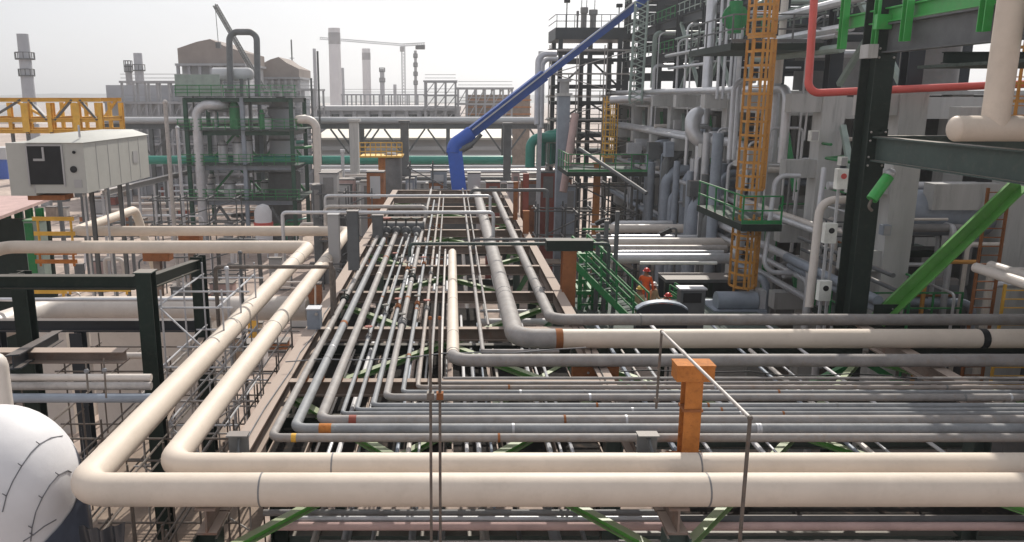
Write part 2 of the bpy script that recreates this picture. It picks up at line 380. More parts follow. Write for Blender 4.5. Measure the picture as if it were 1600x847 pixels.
pipe('cream pipe run that continues from the rusty ring towards the tall column', [(3.12, yN, pz(.28)), (34, yN, pz(.28))], 0.272, 'cream', n=28,
     bands=[(Vector((3.05, yN, pz(.28))), XD, 0.2, 1.06, 'rust'), (Vector((15.05, yN, pz(.28))), XD, 0.2, 1.05, 'black')])
elbow_pipe('grey pipe on the outer side of the rack, rearmost to turn the corner', 3.13, 499.5, 0.18, 'grey_pipe', 59, Rk=2.6, n=20,
           bands=[((None, 27.4), YD, 0.04, 1.04, 'grey_dark'), ((None, 28.0), YD, 0.04, 1.04, 'grey_dark'), ((5.9, None), XD, 0.05, 1.06, 'grey_dark')])
yO = onz(900, 482, 9.5).y
# straight lines that cross without turning
for py, r, x0, lab in ((598, 0.04, -0.3, 'thinnest straight pipe behind the turning lines'), (591, 0.035, -0.2, 'thin straight pipe closest to the medium elbow')):
    z = pz(r) + 0.1; y = onz(900, py, z).y
    pipe(lab, [(x0, y, z), (34, y, z)], r, 'grey_pipe', 'thin straight cross pipes')
pipe('slim grey pipe running straight down the rack beside the twin poles', [(-0.53, 17.9, 9.12), (-0.53, 58, 9.12)], 0.045, 'grey_pipe')
pipe('slim bright pipe nearest the tan capped pipe', [(-0.27, 18.6, 9.12), (-0.27, 36.5, 9.12), (-0.27, 37.0, 8.2)], 0.045, 'pole_light', R_=.15)
pipe('thin pipe between the tan capped pipe and the pinkish grey one', [(1.15, 24, 9.1), (1.15, 60, 9.1)], 0.04, 'grey_pipe')

vm = thing('valve_manifold', 'dark valve manifold where the outer grey pipes end on the rack', 'valve manifold', (-2.7, 41.5, RZ))
MB().cyl((-4.1, 41.6, 9.35), (-1.4, 41.6, 9.35), .3, 16).build('header', 'steel_grey', vm)
for i, x in enumerate((-3.66, -3.27, -2.8, -2.3, -1.76)):
    vb = MB().cyl((x, 39.6 + .3 * (i % 2), 9.2), (x, 41.4, 9.3), .12, 10).build('inlet', 'grey_dark', vm)
    MB().ball((x, 40.4, 9.35), .26, 10).cyl((x, 40.4, 9.3), (x, 40.4, 10.0), .05, 8).build('valve_body', 'steel_grey', vb)
    MB().lathe((x, 40.4, 10.0), [(.24, -.03), (.24, .03)], 14).build('handwheel', 'redbrown' if i == 1 else 'dark_green', vb)
for i in range(5):
    y = 28.6 + i * 1.75; pipe('pale pipe crossing low beneath the grey rack pipes', [(-1.6 + .3 * i, y, 6.9), (8.5, y, 6.9)], (.12, .08, .15, .07, .12)[i], ('pale', 'alu', 'white_cloth', 'galv', 'pale')[i], 'low pipes crossing beneath the rack', n=10)
# ================================================================== RACK STEEL
XL, XR = -4.3, 3.95
rk = thing('pipe_rack', 'long dusty steel pipe rack with green bracing carrying the grey pipes', 'pipe rack', (0, 30, 0))
for X, wd in ((XL, 0.42), (XR, 0.36)):
    MB().ib((X, 13.6, RZ - 0.25), (X, 62, RZ - 0.25), wd, 0.5).build('long_beam', 'rack', rk)
cross = [14.6 + 4.72 * k for k in range(11)]
for k, y in enumerate(cross):
    MB().ib((XL + .22, y, RZ - 0.2), (XR - .2, y, RZ - 0.2), 0.26, 0.4).build('cross_beam', 'rack', rk)
    for X in (XL, XR):
        if k % 2 == 1:
            MB().ib((X, y, 0), (X, y, RZ - 0.502), 0.4, 0.4, up=(1,0,0)).build('column', 'dark_green' if k % 4 == 1 else 'beam_green', rk)
for k in range(10):
    y0, y1_ = cross[k], cross[k+1]; s = 1 if k % 2 else -1; xm = (XL + XR) / 2
    MB().ib((XL + .3, (y0 if s > 0 else y1_), RZ - 0.52), (xm, (y1_ if s > 0 else y0), RZ - 0.52), 0.2, 0.16).build('plan_brace', 'brace_green', rk)
    MB().ib((xm, (y1_ if s > 0 else y0) , RZ - 0.54), (XR - .3, (y0 if s > 0 else y1_), RZ - 0.54), 0.2, 0.16).build('plan_brace', 'brace_green', rk)
    if k % 2 == 0 and k > 0:
        for X in (XL, XR):
            MB().ib((X, cross[k-1], RZ - 1.0), (X, cross[k+1], 4.2), 0.2, 0.2).build('side_brace', 'green', rk)
for y in cross[1::2]:
    MB().ib((XL + .2, y, 5.0), (XR - .2, y, 5.0), 0.26, 0.4).build('lower_beam', 'dark_green', rk)
# front rack running across
fr = thing('pipe_rack', 'front steel rack running across under the big cream pipes', 'pipe rack', (10, 16, 0))
for X in (XL + .02, XR + .02, 12.9, 21.5, 30):
    y0 = 12.8
    y1_ = 13.55 if X in (XL + .02, XR + .02) else 24.6
    MB().ib((X, y0, RZ - 0.25), (X, y1_, RZ - 0.25), 0.36, 0.5).build('cross_beam', 'rack', fr)
    for Y in (12.9, 18.4, 24.2):
        if X == 12.9 and Y > 24: continue
        MB().ib((X, Y, 0), (X, Y, RZ - 0.505), 0.42, 0.42, up=(1,0,0)).build('column', 'dark_green' if X < 0 else 'beam_green', fr)
xs = (XL, XR, 12.9, 21.5, 30)
for a, b in zip(xs, xs[1:]):
    for Y in (18.4, 24.2):
        MB().ib((a + .22, Y, RZ - 0.75), (b - .22, Y, RZ - 0.75), 0.24, 0.34).build('long_beam', 'dark_green', fr)
    if b - a > 3:
        m_ = (a + b) / 2
        for s, e in (((a, 12.9), (m_, 18.4)), ((b, 12.9), (m_, 18.4)), ((a, 24.2), (m_, 18.4)), ((b, 24.2), (m_, 18.4))):
            MB().ib((s[0] + (m_ - s[0]) * .06, s[1] + (e[1] - s[1]) * .06, RZ - 1.05), (e[0], e[1], RZ - 1.05), 0.17, 0.15).build('plan_brace', 'brace_green', fr)
        for Y in (12.9, 24.2):
            MB().ib((a + .2, Y, RZ - 1.2), (m_, Y, 5.4), 0.2, 0.2).build('side_brace', 'green', fr)
            MB().ib((b - .2, Y, RZ - 1.2), (m_, Y, 5.42), 0.2, 0.2).build('side_brace', 'green', fr)
    for Y in (12.9, 18.4, 24.2): MB().ib((a + .22, Y, 5.1), (b - .22, Y, 5.1), 0.24, 0.34).build('lower_beam', 'beam_green', fr)
# lower tier of cross pipes seen under the cream pipe
low = [(14.2, 7.5, .055, 'pole_light', -2.0), (14.85, 7.5, .085, 'pink', -3.6), (15.05, 7.55, .06, 'galv', -3.4), (15.3, 7.55, .07, 'grey_dark', -3.9), (14.5, 6.4, .12, 'blue_grey', 4.5), (13.9, 6.3, .09, 'galv', 4.5), (16.6, 6.0, .14, 'grey_pipe', -3)]
lowlab = ['thin pale pipe lowest in the picture', 'pinkish pipe low under the front cream pipe', 'slim galvanised pipe just behind the low pinkish pipe', 'dark grey pipe low behind the front cream pipe']
for i, (y, z, r, mm, x0) in enumerate(low):
    pipe(lowlab[i] if i < 4 else 'pipe in the shade on the lower tier of the front rack', [(x0, y, z), (34, y, z)], r, mm, 'lower tier cross pipes')
for i in range(9):
    x = -3.5 + i * 0.85 + rnd.uniform(-.15, .15); r = rnd.choice((.06, .09, .12, .15))
    pipe('pipe in the shade on the lower tier of the long rack', [(x, 13 + rnd.random(), 5.2 + r), (x, 60, 5.2 + r)], r, rnd.choice(('grey_pipe', 'galv', 'grey_dark', 'pale')), 'lower tier long pipes')

# added dark trays under the pipes, standing in for shade in the gaps
dm('tray', (0.016, 0.014, 0.013), 0.95, vary=0.4, scale=1.2, dirt=(0.13, 0.09, 0.07), dirt_amt=0.45)  # near-black base colour stands in for shade between the pipes
for i, (x, wd, z) in enumerate(((-3.75, .8, 8.0), (-2.75, .9, 7.75), (-1.7, .9, 8.0), (-.65, .9, 7.75), (.55, 1.0, 8.0), (1.75, 1.0, 7.75), (2.95, 1.0, 7.95))):
    o = thing('shade_tray', 'dark dusty tray added for gap shade, running lengthwise under the grey pipes', 'shade tray', (x, 16.4, z), 'added shade trays under the long rack')
    ye = (36, 31, 34, 33, 30, 27, 25)[i]
    MB().box(x - wd/2, 16.4, z, x + wd/2, ye, z + .05).build('shade_cover', 'tray', o)
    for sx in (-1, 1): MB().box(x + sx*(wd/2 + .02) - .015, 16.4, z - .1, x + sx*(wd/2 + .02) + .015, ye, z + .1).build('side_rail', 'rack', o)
for i, (y, wd, z, xa, xb) in enumerate(((15.6, 1.3, 7.6, 4.6, 34), (17.2, 1.2, 7.35, 4.5, 34), (20.0, 1.4, 7.5, 4.4, 34), (22.0, 1.3, 7.3, 4.5, 34))):
    o = thing('shade_tray', 'dark dusty tray added for gap shade, running crosswise under the turning pipes', 'shade tray', (xa, y, z), 'added shade trays under the front rack')
    MB().box(xa, y - wd/2, z, xb, y + wd/2, z + .05).build('shade_cover', 'tray', o)
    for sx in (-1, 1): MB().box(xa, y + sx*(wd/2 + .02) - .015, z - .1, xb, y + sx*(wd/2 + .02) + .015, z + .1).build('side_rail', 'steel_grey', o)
for i, x in enumerate((-3.0, -2.72, -2.5, -2.05, -1.2, -.95, -.72, .35, .62, .9, 1.3, 2.2, 2.45, 2.7, 5.0, 5.3, 5.75, 6.9, 7.2, 9.0, 9.3, 9.7, 10.9)):
    pipe('slim pale pipe running under the turning pipes at the front of the rack', [(x, 15.4 + .3 * (i % 3), 7.6), (x, 15.4 + .3 * (i % 3), 8.3), (x, 24 + (i * 7) % 5, 8.3)], (.03, .045, .06)[i % 3], ('pale', 'galv', 'white_cloth', 'alu', 'blue_grey')[i % 5], 'slim pipes under the turning pipes', .12, 8)
# ================================================================== FOREGROUND
# white wrapped drum
DD = 15.2; c0 = at(0, 760, DD); rr = 1.46; DH = 1.75
dr = thing('wrapped_vessel', 'round white wrapped vessel tied with thin wires beside the cream elbow', 'vessel', (c0.x, c0.y, 0))
ztop = at(25, 637, DD).z + .1; zc_ = ztop - DH
MB().lathe((c0.x, c0.y, 0), [(rr, 4.0), (rr, zc_ - .3)] + [(rr * math.cos(R(a)), zc_ + DH * math.sin(R(a))) for a in range(0, 90, 6)] + [(0.02, ztop)], 48).build('wrap', 'white_cloth', dr)
def on_drum(px, py, lift=.012):
    o_ = Vector((0, 0, CH)); r_ = ray(px, py).normalized(); t = 9.0
    while t < 26:
        p = o_ + r_ * t; q = Vector((p.x - c0.x, p.y - c0.y, max(0, p.z - zc_) * rr / DH))
        if q.length < rr + lift: return p
        t += .006
    return None
for pl in (((4, 800), (10, 775), (20, 752), (34, 728), (48, 708), (62, 694), (80, 684), (98, 681), (112, 684)), ((48, 846), (50, 825), (56, 800), (66, 778), (78, 758), (92, 742), (106, 735), (112, 738)), ((36, 846), (52, 836), (70, 822), (88, 812))):
    pts = [p for p in (on_drum(*q_) for q_ in pl) if p]
    if len(pts) < 3: continue
    wo = MB().tube(pts, 0.011, 6, 0.05).build('tie_wire', 'wire', dr)
    for p in pts[1:-1:2]: MB().tube([p, p + V(-.02, -.07, .08)], 0.009, 5).build('wire_end', 'wire', wo)
def sheet(label, a0, a1, zt0, zt1, zb, mname, seed, rad, amp):
    rs = random.Random(seed); m_ = MB(); nx, nz = 50, 20; vs = []; ph = [rs.random() * 6 for _ in range(4)]
    for off in (0, .008):
        for j in range(nz + 1):
            for i in range(nx + 1):
                u, v = i / nx, j / nz; t = R(a0 + (a1 - a0) * u); zz = (zt0 + (zt1 - zt0) * u ** 1.6 + .05 * math.sin(11 * u + ph[2])) * (1 - v) + zb * v
                ra = rad + off + amp * (.25 + v) * (math.sin(t * 9 + ph[0] + 1.2 * v) + .5 * math.sin(t * 23 + ph[1] - 2 * v) + 1.2)
                vs.append((c0.x + ra * math.cos(t), c0.y + ra * math.sin(t), zz))
    n1 = (nx + 1) * (nz + 1)
    fs = [(j*(nx+1)+i, j*(nx+1)+i+1, (j+1)*(nx+1)+i+1, (j+1)*(nx+1)+i) for j in range(nz) for i in range(nx)]
    fs += [tuple(n1 + k for k in f[::-1]) for f in fs]
    m_.add(vs, fs, True); return tag(m_.build('plastic_sheet', mname), label, 'plastic sheet')
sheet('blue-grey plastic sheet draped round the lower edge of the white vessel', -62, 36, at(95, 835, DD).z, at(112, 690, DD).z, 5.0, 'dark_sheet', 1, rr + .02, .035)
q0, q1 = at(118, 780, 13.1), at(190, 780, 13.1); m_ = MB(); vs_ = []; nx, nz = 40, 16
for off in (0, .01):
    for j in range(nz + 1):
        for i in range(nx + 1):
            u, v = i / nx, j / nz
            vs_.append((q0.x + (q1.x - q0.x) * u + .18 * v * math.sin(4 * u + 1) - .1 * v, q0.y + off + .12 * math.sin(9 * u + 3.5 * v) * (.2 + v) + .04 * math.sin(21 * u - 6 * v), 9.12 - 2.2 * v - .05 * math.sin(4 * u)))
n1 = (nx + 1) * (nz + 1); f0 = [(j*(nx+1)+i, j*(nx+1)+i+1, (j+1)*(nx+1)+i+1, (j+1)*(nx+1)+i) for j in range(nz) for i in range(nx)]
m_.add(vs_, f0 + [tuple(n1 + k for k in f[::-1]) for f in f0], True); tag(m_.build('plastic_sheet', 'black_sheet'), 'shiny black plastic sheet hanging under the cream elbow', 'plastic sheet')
# twin scaffold poles
for (px, ptop, d, lab) in ((672, 497, 11.2, 'dark upright scaffold pole standing before the cream pipes, slimmer of the pair'), (687, 497, 11.35, 'dark upright scaffold pole with a rusty clamp before the cream pipes')):
    t = at(px, ptop, d); o = thing('scaffold_pole', lab, 'pole', (t.x, t.y, 0))
    MB().cyl((t.x, t.y, 4.5), t, 0.021, 10).build('tube', 'pole', o)
    MB().ball(t, 0.03, 8).build('pole_cap', 'rust', o)
    zc = at(px, 628, d).z
    MB().box(t.x - .05, t.y - .055, zc - .05, t.x + .05, t.y + .055, zc + .05).build('clamp', 'pole' if px < 680 else 'rust', o)
# handrail running towards the camera
far = at(1034, 518, 13.3); near_ = onx(1173, 652, 0)if False else None
zr = far.z; nr = onz(1172, 653, zr)
hr = thing('handrail', 'thin grey tube handrail slanting across the right-hand cream pipes', 'handrail', (far.x, far.y, 0))
MB().cyl(far, nr, 0.024, 10).build('top_rail', 'pole_light', hr)
MB().cyl((nr.x, nr.y, 4), nr + V(0, 0, .02), 0.024, 10).build('post', 'pole', hr)
MB().cyl((far.x - .02, far.y, zr - 1.35), far + V(0, 0, .02), 0.022, 10).build('post', 'pole', hr)
MB().ball(nr, 0.036, 8).build('coupler', 'pole', hr); MB().ball(far, 0.034, 8).build('coupler', 'pole', hr)
MB().ball((far.x - .02, far.y, zr - 1.2), 0.06, 8).build('coupler', 'pole', hr)
# orange T-shaped pipe support
yT = y2 + 0.9; b = ony(1074, 712, yT); tz = ony(1087, 566, yT).z; X = b.x
ts = thing('pipe_support', 'orange primed T-shaped steel pipe support behind the cream pipes', 'pipe support', (X, yT, RZ))
MB().ib((X, yT, RZ), (X, yT, tz - .33), 0.33, 0.33, 0.03, up=(0,1,0)).build('post', 'orange_primer', ts)
MB().box(X - .36, yT - .2, tz - .33, X + .36, yT + .2, tz - .035).box(X - .37, yT - .22, tz - .033, X + .37, yT + .22, tz).build('head', 'orange_primer', ts)
hd = ts
for dx in (-.28, .28):
    for dy in (-.22, .22): MB().cyl((X + dx, yT + dy, RZ + .03), (X + dx, yT + dy, RZ + .08), .03, 6).build('bolt', 'pole', ts)
MB().box(X - .19, yT - .19, tz - .95, X + .19, yT + .19, tz - .9).build('stiffener', 'rust', ts)
MB().box(X - .35, yT - .3, RZ + .003, X + .35, yT + .3, RZ + .03).build('base_plate', 'rust', ts)
# small grey bracket supports
for px, py, lab in ((1010, 706, 'small grey steel bracket on the rear cream pipe near the orange support'), (374, 706, 'small grey steel bracket at the front end of the dusty rack beam')):
    p = ony(px, py, y2 + .45); o = thing('pipe_bracket', lab, 'bracket', (p.x, p.y, RZ))
    MB().box(p.x - .19, p.y - .02, p.z - .35, p.x + .19, p.y + .02, p.z + .36).build('plate', 'steel_grey', o)
    MB().add([(p.x + .02, p.y - .03, p.z + .36), (p.x + .05, p.y - .03, p.z + .36), (p.x + .05, p.y - .35, p.z), (p.x + .02, p.y - .35, p.z)], [(0,1,2,3)]).bar((p.x, p.y - .03, p.z + .3), (p.x + .1, p.y - .4, p.z - .05), .03, .06).build('gusset', 'steel_grey', o)
    MB().box(p.x - .2, p.y - .15, p.z + .36, p.x + .2, p.y + .1, p.z + .385).build('cap_plate', 'steel_grey', o)
    MB().box(p.x - .05, p.y - .55, p.z - .12, p.x + .3, p.y - .03, p.z - .08).build('foot_plate', 'steel_grey', o)
# small pipe shoes and odd fittings on the front rack
k = 0
for px, py, mm in ((885, 565, 'rust'), (960, 565, 'rust')):
    pass
p = onz(930, 575, RZ - .1)
bx = thing('support_beam', 'bolted rust-brown support block under the cream run with the rusty ring', 'support beam', (p.x, p.y, RZ - .7))
wbb = MB().box(p.x - .62, p.y - .1, RZ - .52, p.x + .62, p.y + .1, RZ + .1).build('web', 'rust', bx)
MB().box(p.x - .66, p.y - .18, RZ + .1, p.x + .66, p.y + .18, RZ + .13).build('top_plate', 'redbrown', bx)
for dx in (-.2, .15): MB().ball((p.x + dx, p.y - .11, RZ - .2), .035, 8).build('bolt', 'pole_light', wbb)
# ================================================================== PORTALS, POSTS AND RAILS ON THE RACK
def portal(label, pxa, pxb, py, d, drop_a, drop_b, r=0.06, mname='galv', grp=None):
    a = at(pxa, py, d); bx_ = at(pxb, py, d); y = a.y; z = a.z
    return pipe(label, [(a.x, y, z - drop_a), (a.x, y, z), (bx_.x, y, z), (bx_.x, y, z - drop_b)], r, mname, grp, r * 2.2, 10, 'pipe portal', 'pipe_portal')
portal('long grey tube portal over the far grey pipes, upper of two', 508, 766, 306, 44, .6, .9, .08)
portal('long grey tube portal over the far grey pipes, lower of two', 441, 771, 332, 38, 2.6, 1.3, .085)
portal('green-grey tube rail above the capped tan pipe', 640, 952, 381, 31, .5, 1.6, .07, 'beam_green')
portal('dark tube rail just behind the green-grey one', 740, 950, 374, 33, .4, 1.6, .06, 'steel_grey')
portal('brown tube portal beside the big cream pipes', 336, 521, 417, 26, 2.0, 2.0, .065, 'pole')
portal('pale wide bar frame over the far end of the rack', 508, 665, 323, 42, 1.5, .6, .1, 'pole_light')
portal('dark portal frame at the right-hand end of the far rails', 736, 856, 297, 46, .5, 3.4, .1, 'steel_grey')
def post(label, px, pyt, pyb, d, w_, mname, h_=None, head=None):
    t = at(px, pyt, d); b = at(px, pyb, d); o = thing('steel_post', label, 'steel post', (t.x, t.y, b.z))
    MB().ib((t.x, t.y, b.z), (t.x, t.y, t.z), w_, h_ or w_, up=(0,1,0)).build('shaft', mname, o)
    MB().box(t.x - w_ * .55, t.y - w_ * .55, t.z, t.x + w_ * .55, t.y + w_ * .55, t.z + .03).build('cap_plate', mname, o)
    if head:
        hw, hh, hm = head; MB().box(t.x - hw, t.y - .25, t.z + .032, t.x + hw, t.y + .25, t.z + hh).build('head', hm, o)
    return o
post('dark steel stub post standing between the cream pipe and the grey pipes', 551, 330, 425, 30, .4, 'steel_grey')
post('pale steel stub post behind the darker one by the cream pipes', 521, 335, 412, 34, .45, 'wall_grey')
post('grey steel stub post at the far left edge of the rack', 590, 336, 372, 40, .5, 'steel_grey')
post('rust-brown steel post with a dark head on the right edge of the rack', 889, 392, 482, 29.5, .5, 'rust', head=(.85, .42, 'dark_green'))
post('tall red-brown post beyond the right edge of the rack', 822, 272, 335, 50, .35, 'redbrown')
post('short rust-brown post near the far right portal', 822, 330, 372, 42, .3, 'rust')
post('slim brown post left of the dark blue column', 806, 285, 345, 46, .25, 'rust')
# small box on the rack beam
p = onz(492, 512, RZ); o = thing('junction_box', 'small grey-blue junction box on the dusty rack beam beside the cream pipe', 'junction box', p)
MB().box(p.x - .2, p.y - .2, p.z, p.x + .2, p.y + .2, p.z + .62).build('body', 'blue_grey', o)
MB().box(p.x - .22, p.y - .23, p.z + .621, p.x + .22, p.y + .22, p.z + .66).build('lid', 'galv', o)
MB().cyl((p.x + .1, p.y - .2, p.z + .5), (p.x + .1, p.y - .28, p.z + .5), .05, 8).build('knob', 'pole_light', o)
MB().cyl((p.x + .5, p.y + .4, RZ), (p.x + .5, p.y + .4, RZ + 2.0), .06, 8).build('conduit', 'pole', o)

# ================================================================== LEFT: DARK GREEN FRAME, WHITE PIPE, TANK
gf = thing('steelwork', 'dark green open steel frame beside the cream pipes', 'steel frame', (-10, 23, 0))
def fcol(px, pyt, d, w_, zb=0, mm='dark_green', nm='column'):
    t = at(px, pyt, d)
    MB().ib((t.x, t.y, zb), (t.x, t.y, t.z), w_, w_, up=(0,1,0)).build(nm, mm, gf)
    return t
tA = fcol(227, 425, 21, .4); tB = fcol(309, 400, 26.5, .4); tC = fcol(32, 425, 22.5, .42)
zt = tA.z - .02
MB().box(tA.x - .24, tA.y - .24, tA.z, tA.x + .24, tA.y + .24, tA.z + .03).build('cap_plate', 'beam_green', gf)
MB().ib((tA.x - 12, tA.y, zt - .25), (tA.x - .26, tA.y, zt - .25), .3, .36).build('beam', 'dark_green', gf)
MB().ib((tA.x, tA.y + .26, zt - .3), (tB.x, tB.y - .24, tB.z - .25), .26, .34).build('beam', 'dark_green', gf)
zb_ = at(100, 522, 26).z
MB().ib((-24, tB.y, zb_), (tB.x - .24, tB.y, zb_), .3, .4).build('beam', 'navy', gf)
pk = at(20, 566, 18.5); pj = at(95, 518, 26)
MB().ib(pk, (pj.x, pj.y - .2, zb_), .3, .34).build('beam', 'navy', gf)
MB().ib((-24, tA.y - 1.0, at(100, 575, 19.5).z), (tA.x - .26, tA.y - 1.0, at(100, 575, 19.5).z), .4, .3).build('beam', 'rack', gf)
MB().ib((tA.x + .05, tA.y + .26, zb_ - 1.2), (tB.x + .02, tB.y - .24, zb_ - .5), .2, .3).build('beam', 'rack', gf)
MB().ib((pj.x + .1, tB.y - .1, 0), (pj.x + .1, tB.y - .1, zb_ - .2), .4, .4, up=(0,1,0)).build('column', 'navy', gf)
MB().ib((pj.x - 2.6, tB.y - .1, 0), (pj.x - 2.6, tB.y - .1, zb_ - .2), .4, .4, up=(0,1,0)).build('column', 'navy', gf)
# fat pale pipe with a branch
yW = at(200, 480, 33).y; zW = at(200, 482, 33).z
wp = pipe('fat pale insulated pipe with a downward branch behind the dark green frame', [at(-140, 575, 25.5), at(-10, 512, 29.5), at(70, 484, 32.4), V(-15, yW, zW), V(-5.9, yW, zW)], .5, 'pale', R_=4.5, n=28)
pb = at(120, 500, 33); MB().cyl((pb.x, yW, zW - 4), (pb.x, yW, zW), .40, 24).build('branch', 'pale', wp)
ringat((-11.0, yW, zW), XD, .47, .06, 'grey_dark', wp); ringat((-14.1, yW, zW), XD, .47, .06, 'grey_dark', wp)
def tank(label, x0, y0, x1, y1_, z0, z1, mm='white_cloth'):
    o = thing('storage_tank', label, 'tank', ((x0 + x1) / 2, (y0 + y1_) / 2, z0))
    MB().box(x0, y0, z0, x1, y1_, z1).build('body', mm, o)
    MB().box(x0 - .05, y0 - .05, z1, x1 + .05, y1_ + .05, z1 + .08).build('rim', 'pale', o)
    return o
q = at(140, 507, 36); tank('pale panelled tank behind the dark green frame', q.x, q.y, q.x + 5.2, q.y + 4, 0, q.z, 'pale')
q = at(45, 507, 38); tank('small pale tank at the frame edge behind the curved pipe', q.x, q.y, q.x + 1.7, q.y + 3, 0, q.z, 'pale')
# pale vessel at the very left edge
q = at(-8, 600, 17); o = thing('vertical_pipe', 'pale upright pipe cut by the picture edge above the white vessel', 'pipe', (q.x, q.y, 0))
MB().cyl((q.x, q.y, 0), (q.x, q.y, at(0, 570, 17).z), .3, 20).build('body', 'pale', o); MB().ball((q.x, q.y, at(0, 570, 17).z), .3, 16).build('end_cap', 'pale', o)
# horizontal pipes under the frame
for i, (py, d, r, mm, lab) in enumerate(((590, 19.3, .09, 'pale', 'pale pipe just below the dusty beam of the green frame'), (603, 19.2, .1, 'pole_light', 'light brown pipe low on the green frame'),
        (622, 19, .11, 'blue_grey', 'blue-grey tray pipe lowest on the green frame'), (556, 24, .1, 'pale', 'pale pipe across the middle of the green frame'), (468, 30, .07, 'alu', 'bright thin pipe above the fat pale pipe'))):
    q = at(230, py, d); pipe(lab, [(q.x - 14, q.y, q.z), (q.x + (0.1 if i < 4 else 3), q.y, q.z)], r, mm, None, n=10)
# instrument stands
def tubes_on(o, segs, r, mname, nm='tube'):
    for a, b in segs: MB().cyl(a, b, r, 8).build(nm, mname, o)
for i, (px, pt, pb_, d, lab) in enumerate(((134, 565, 615, 17.5, 'thin dark instrument stalk on the dusty beam, shorter of two'), (162, 560, 622, 17.5, 'thin dark instrument stalk with a valve on the dusty beam'))):
    a = at(px, pt, d); b = at(px + 4, pb_, d); o = thing('instrument_stalk', lab, 'instrument', b)
    MB().cyl(b, a, .022, 8).build('stem', 'pole', o); MB().ball(a.lerp(b, .3), .06, 8).build('valve', 'wire', o)
# scaffold tubes beside the big pipes
def scaffold(label, x0, y0, z0, nx, ny, nz, bx_, by, bz, mname='galv', r=.03, planks=(), brace=True, rz=0):
    o = thing('scaffold', label, 'scaffold', (x0, y0, z0))
    for i in range(nx + 1):
        for j in range(ny + 1):
            MB().cyl((x0 + i*bx_, y0 + j*by, z0), (x0 + i*bx_, y0 + j*by, z0 + nz*bz + .5), r, 6).build('standard', mname, o)
    for k in range(1, nz + 1):
        m_ = MB()
        for j in range(ny + 1): m_.cyl((x0 - .3, y0 + j*by - r*2, z0 + k*bz), (x0 + nx*bx_ + .3, y0 + j*by - r*2, z0 + k*bz), r, 6)
        for i in range(nx + 1): m_.cyl((x0 + i*bx_ - r*2, y0 - .3, z0 + k*bz + r*2), (x0 + i*bx_ - r*2, y0 + ny*by + .3, z0 + k*bz + r*2), r, 6)
        m_.build('ledger', mname, o)
        if k in planks: MB().box(x0 - .1, y0 - .1, z0 + k*bz + .1, x0 + nx*bx_ + .1, y0 + ny*by + .1, z0 + k*bz + .15).build('plank_deck', 'wood', o)
        if brace:
            a, b = (x0, y0 - r*4, z0 + (k-1)*bz), (x0 + nx*bx_, y0 - r*4, z0 + k*bz)
            if k % 2: a, b = (a[0], a[1], b[2]), (b[0], b[1], a[2])
            MB().cyl(a, b, r * .9, 6).build('diagonal', mname, o)
    return o
q = at(262, 600, 23); scaffold('thin tube scaffold between the green frame and the nearest cream pipe', q.x, q.y, 5.0, 1, 2, 3, 1.7, 1.9, 1.75)
q = at(400, 690, 17); scaffold('tube scaffold deep in the gap between the two cream pipes', -9.2, 15.4, 3.0, 2, 2, 2, 1.6, 2.2, 1.8, 'pole')
scaffold('wide tube scaffold beneath and left of the big cream pipes', -12.4, 14.2, 2.0, 4, 5, 3, 1.7, 2.6, 1.8, 'pole', .028, (1,))
scaffold('tube scaffold beside the dusty rack beam, behind the rear cream elbow', -8.4, 20.5, 4.2, 2, 3, 2, 1.4, 2.2, 1.9, 'pole_light', .028)
q = at(160, 700, 16.5); scaffold('tube scaffold low beside the white vessel', -9.0, 13.2, 2.0, 1, 1, 3, 1.5, 1.4, 1.6, 'pole_light')

# ================================================================== LEFT: CABIN, SHELTER, YELLOW TRUSS
d = 36.0
a = at(16, 298, d); c = at(137, 302, d); x0, x1 = a.x, c.x; y0 = c.y; zb = c.z; zt = at(137, 222, d).z; L = 7.6
cb = thing('equipment_cabin', 'large beige equipment cabin with a dark open doorway', 'cabin', ((x0 + x1) / 2, y0, zb))
MB().box(x0 + 1.15, y0, zb, x1, y0 + L, zt).build('body', 'cabinet', cb)
MB().box(x0, y0 + .06, zb - .12, x0 + 1.13, y0 + L * .45, zt - .02).build('side_unit', 'cabinet', cb)
MB().add([(x0 + .9, y0 - .1, zt), (x1 + .06, y0 - .1, zt), (x1 + .06, y0 + L + .1, zt), (x0 + .9, y0 + L + .1, zt), (x0 + 1.3, y0 + .9, zt + .32), (x1 - .6, y0 + .9, zt + .32), (x1 - .6, y0 + L - .3, zt + .3), (x0 + 1.3, y0 + L - .3, zt + .3)],
         [(0,1,5,4),(1,2,6,5),(2,3,7,6),(3,0,4,7),(4,5,6,7),(3,2,1,0)]).build('roof', 'cabinet', cb)
dx0, dx1 = at(50, 260, d).x, at(102, 260, d).x; dz1 = zt - .15; dz0 = at(75, 288, d).z
MB().box(dx0, y0 - .03, dz0, dx1, y0 - .004, dz1).build('doorway', 'black', cb)
MB().box(dx0 - .08, y0 - .05, dz0 - .08, dx0 - .002, y0 - .004, dz1 + .06).box(dx1 + .002, y0 - .05, dz0 - .08, dx1 + .08, y0 - .004, dz1 + .06).box(dx0, y0 - .05, dz1 + .002, dx1, y0 - .004, dz1 + .07).build('door_frame', 'wall_grey', cb)
mbk = MB().box(dx0 + .25, y0 - .07, dz1 - .65, dx0 + .75, y0 - .034, dz1 - .55).box(dx0 + .66, y0 - .07, dz1 - .55, dx0 + .75, y0 - .034, dz1 - .05)
mbk.build('bracket', 'wall_grey', cb)
for px, py, r in ((119, 264, .15), (122, 237, .07)):
    q = at(px, py, d); MB().cyl((q.x, y0 - .05, q.z), (q.x, y0 - .004, q.z), r, 16).build('port', 'black', cb)
for xx in (x0 + 2.2,):
    for yy in (y0 + 3.2, y0 + L - 1): MB().ib((xx, yy, 0), (xx, yy, zb - .002), .18, .18, up=(0,1,0)).build('leg', 'steel_grey', cb)
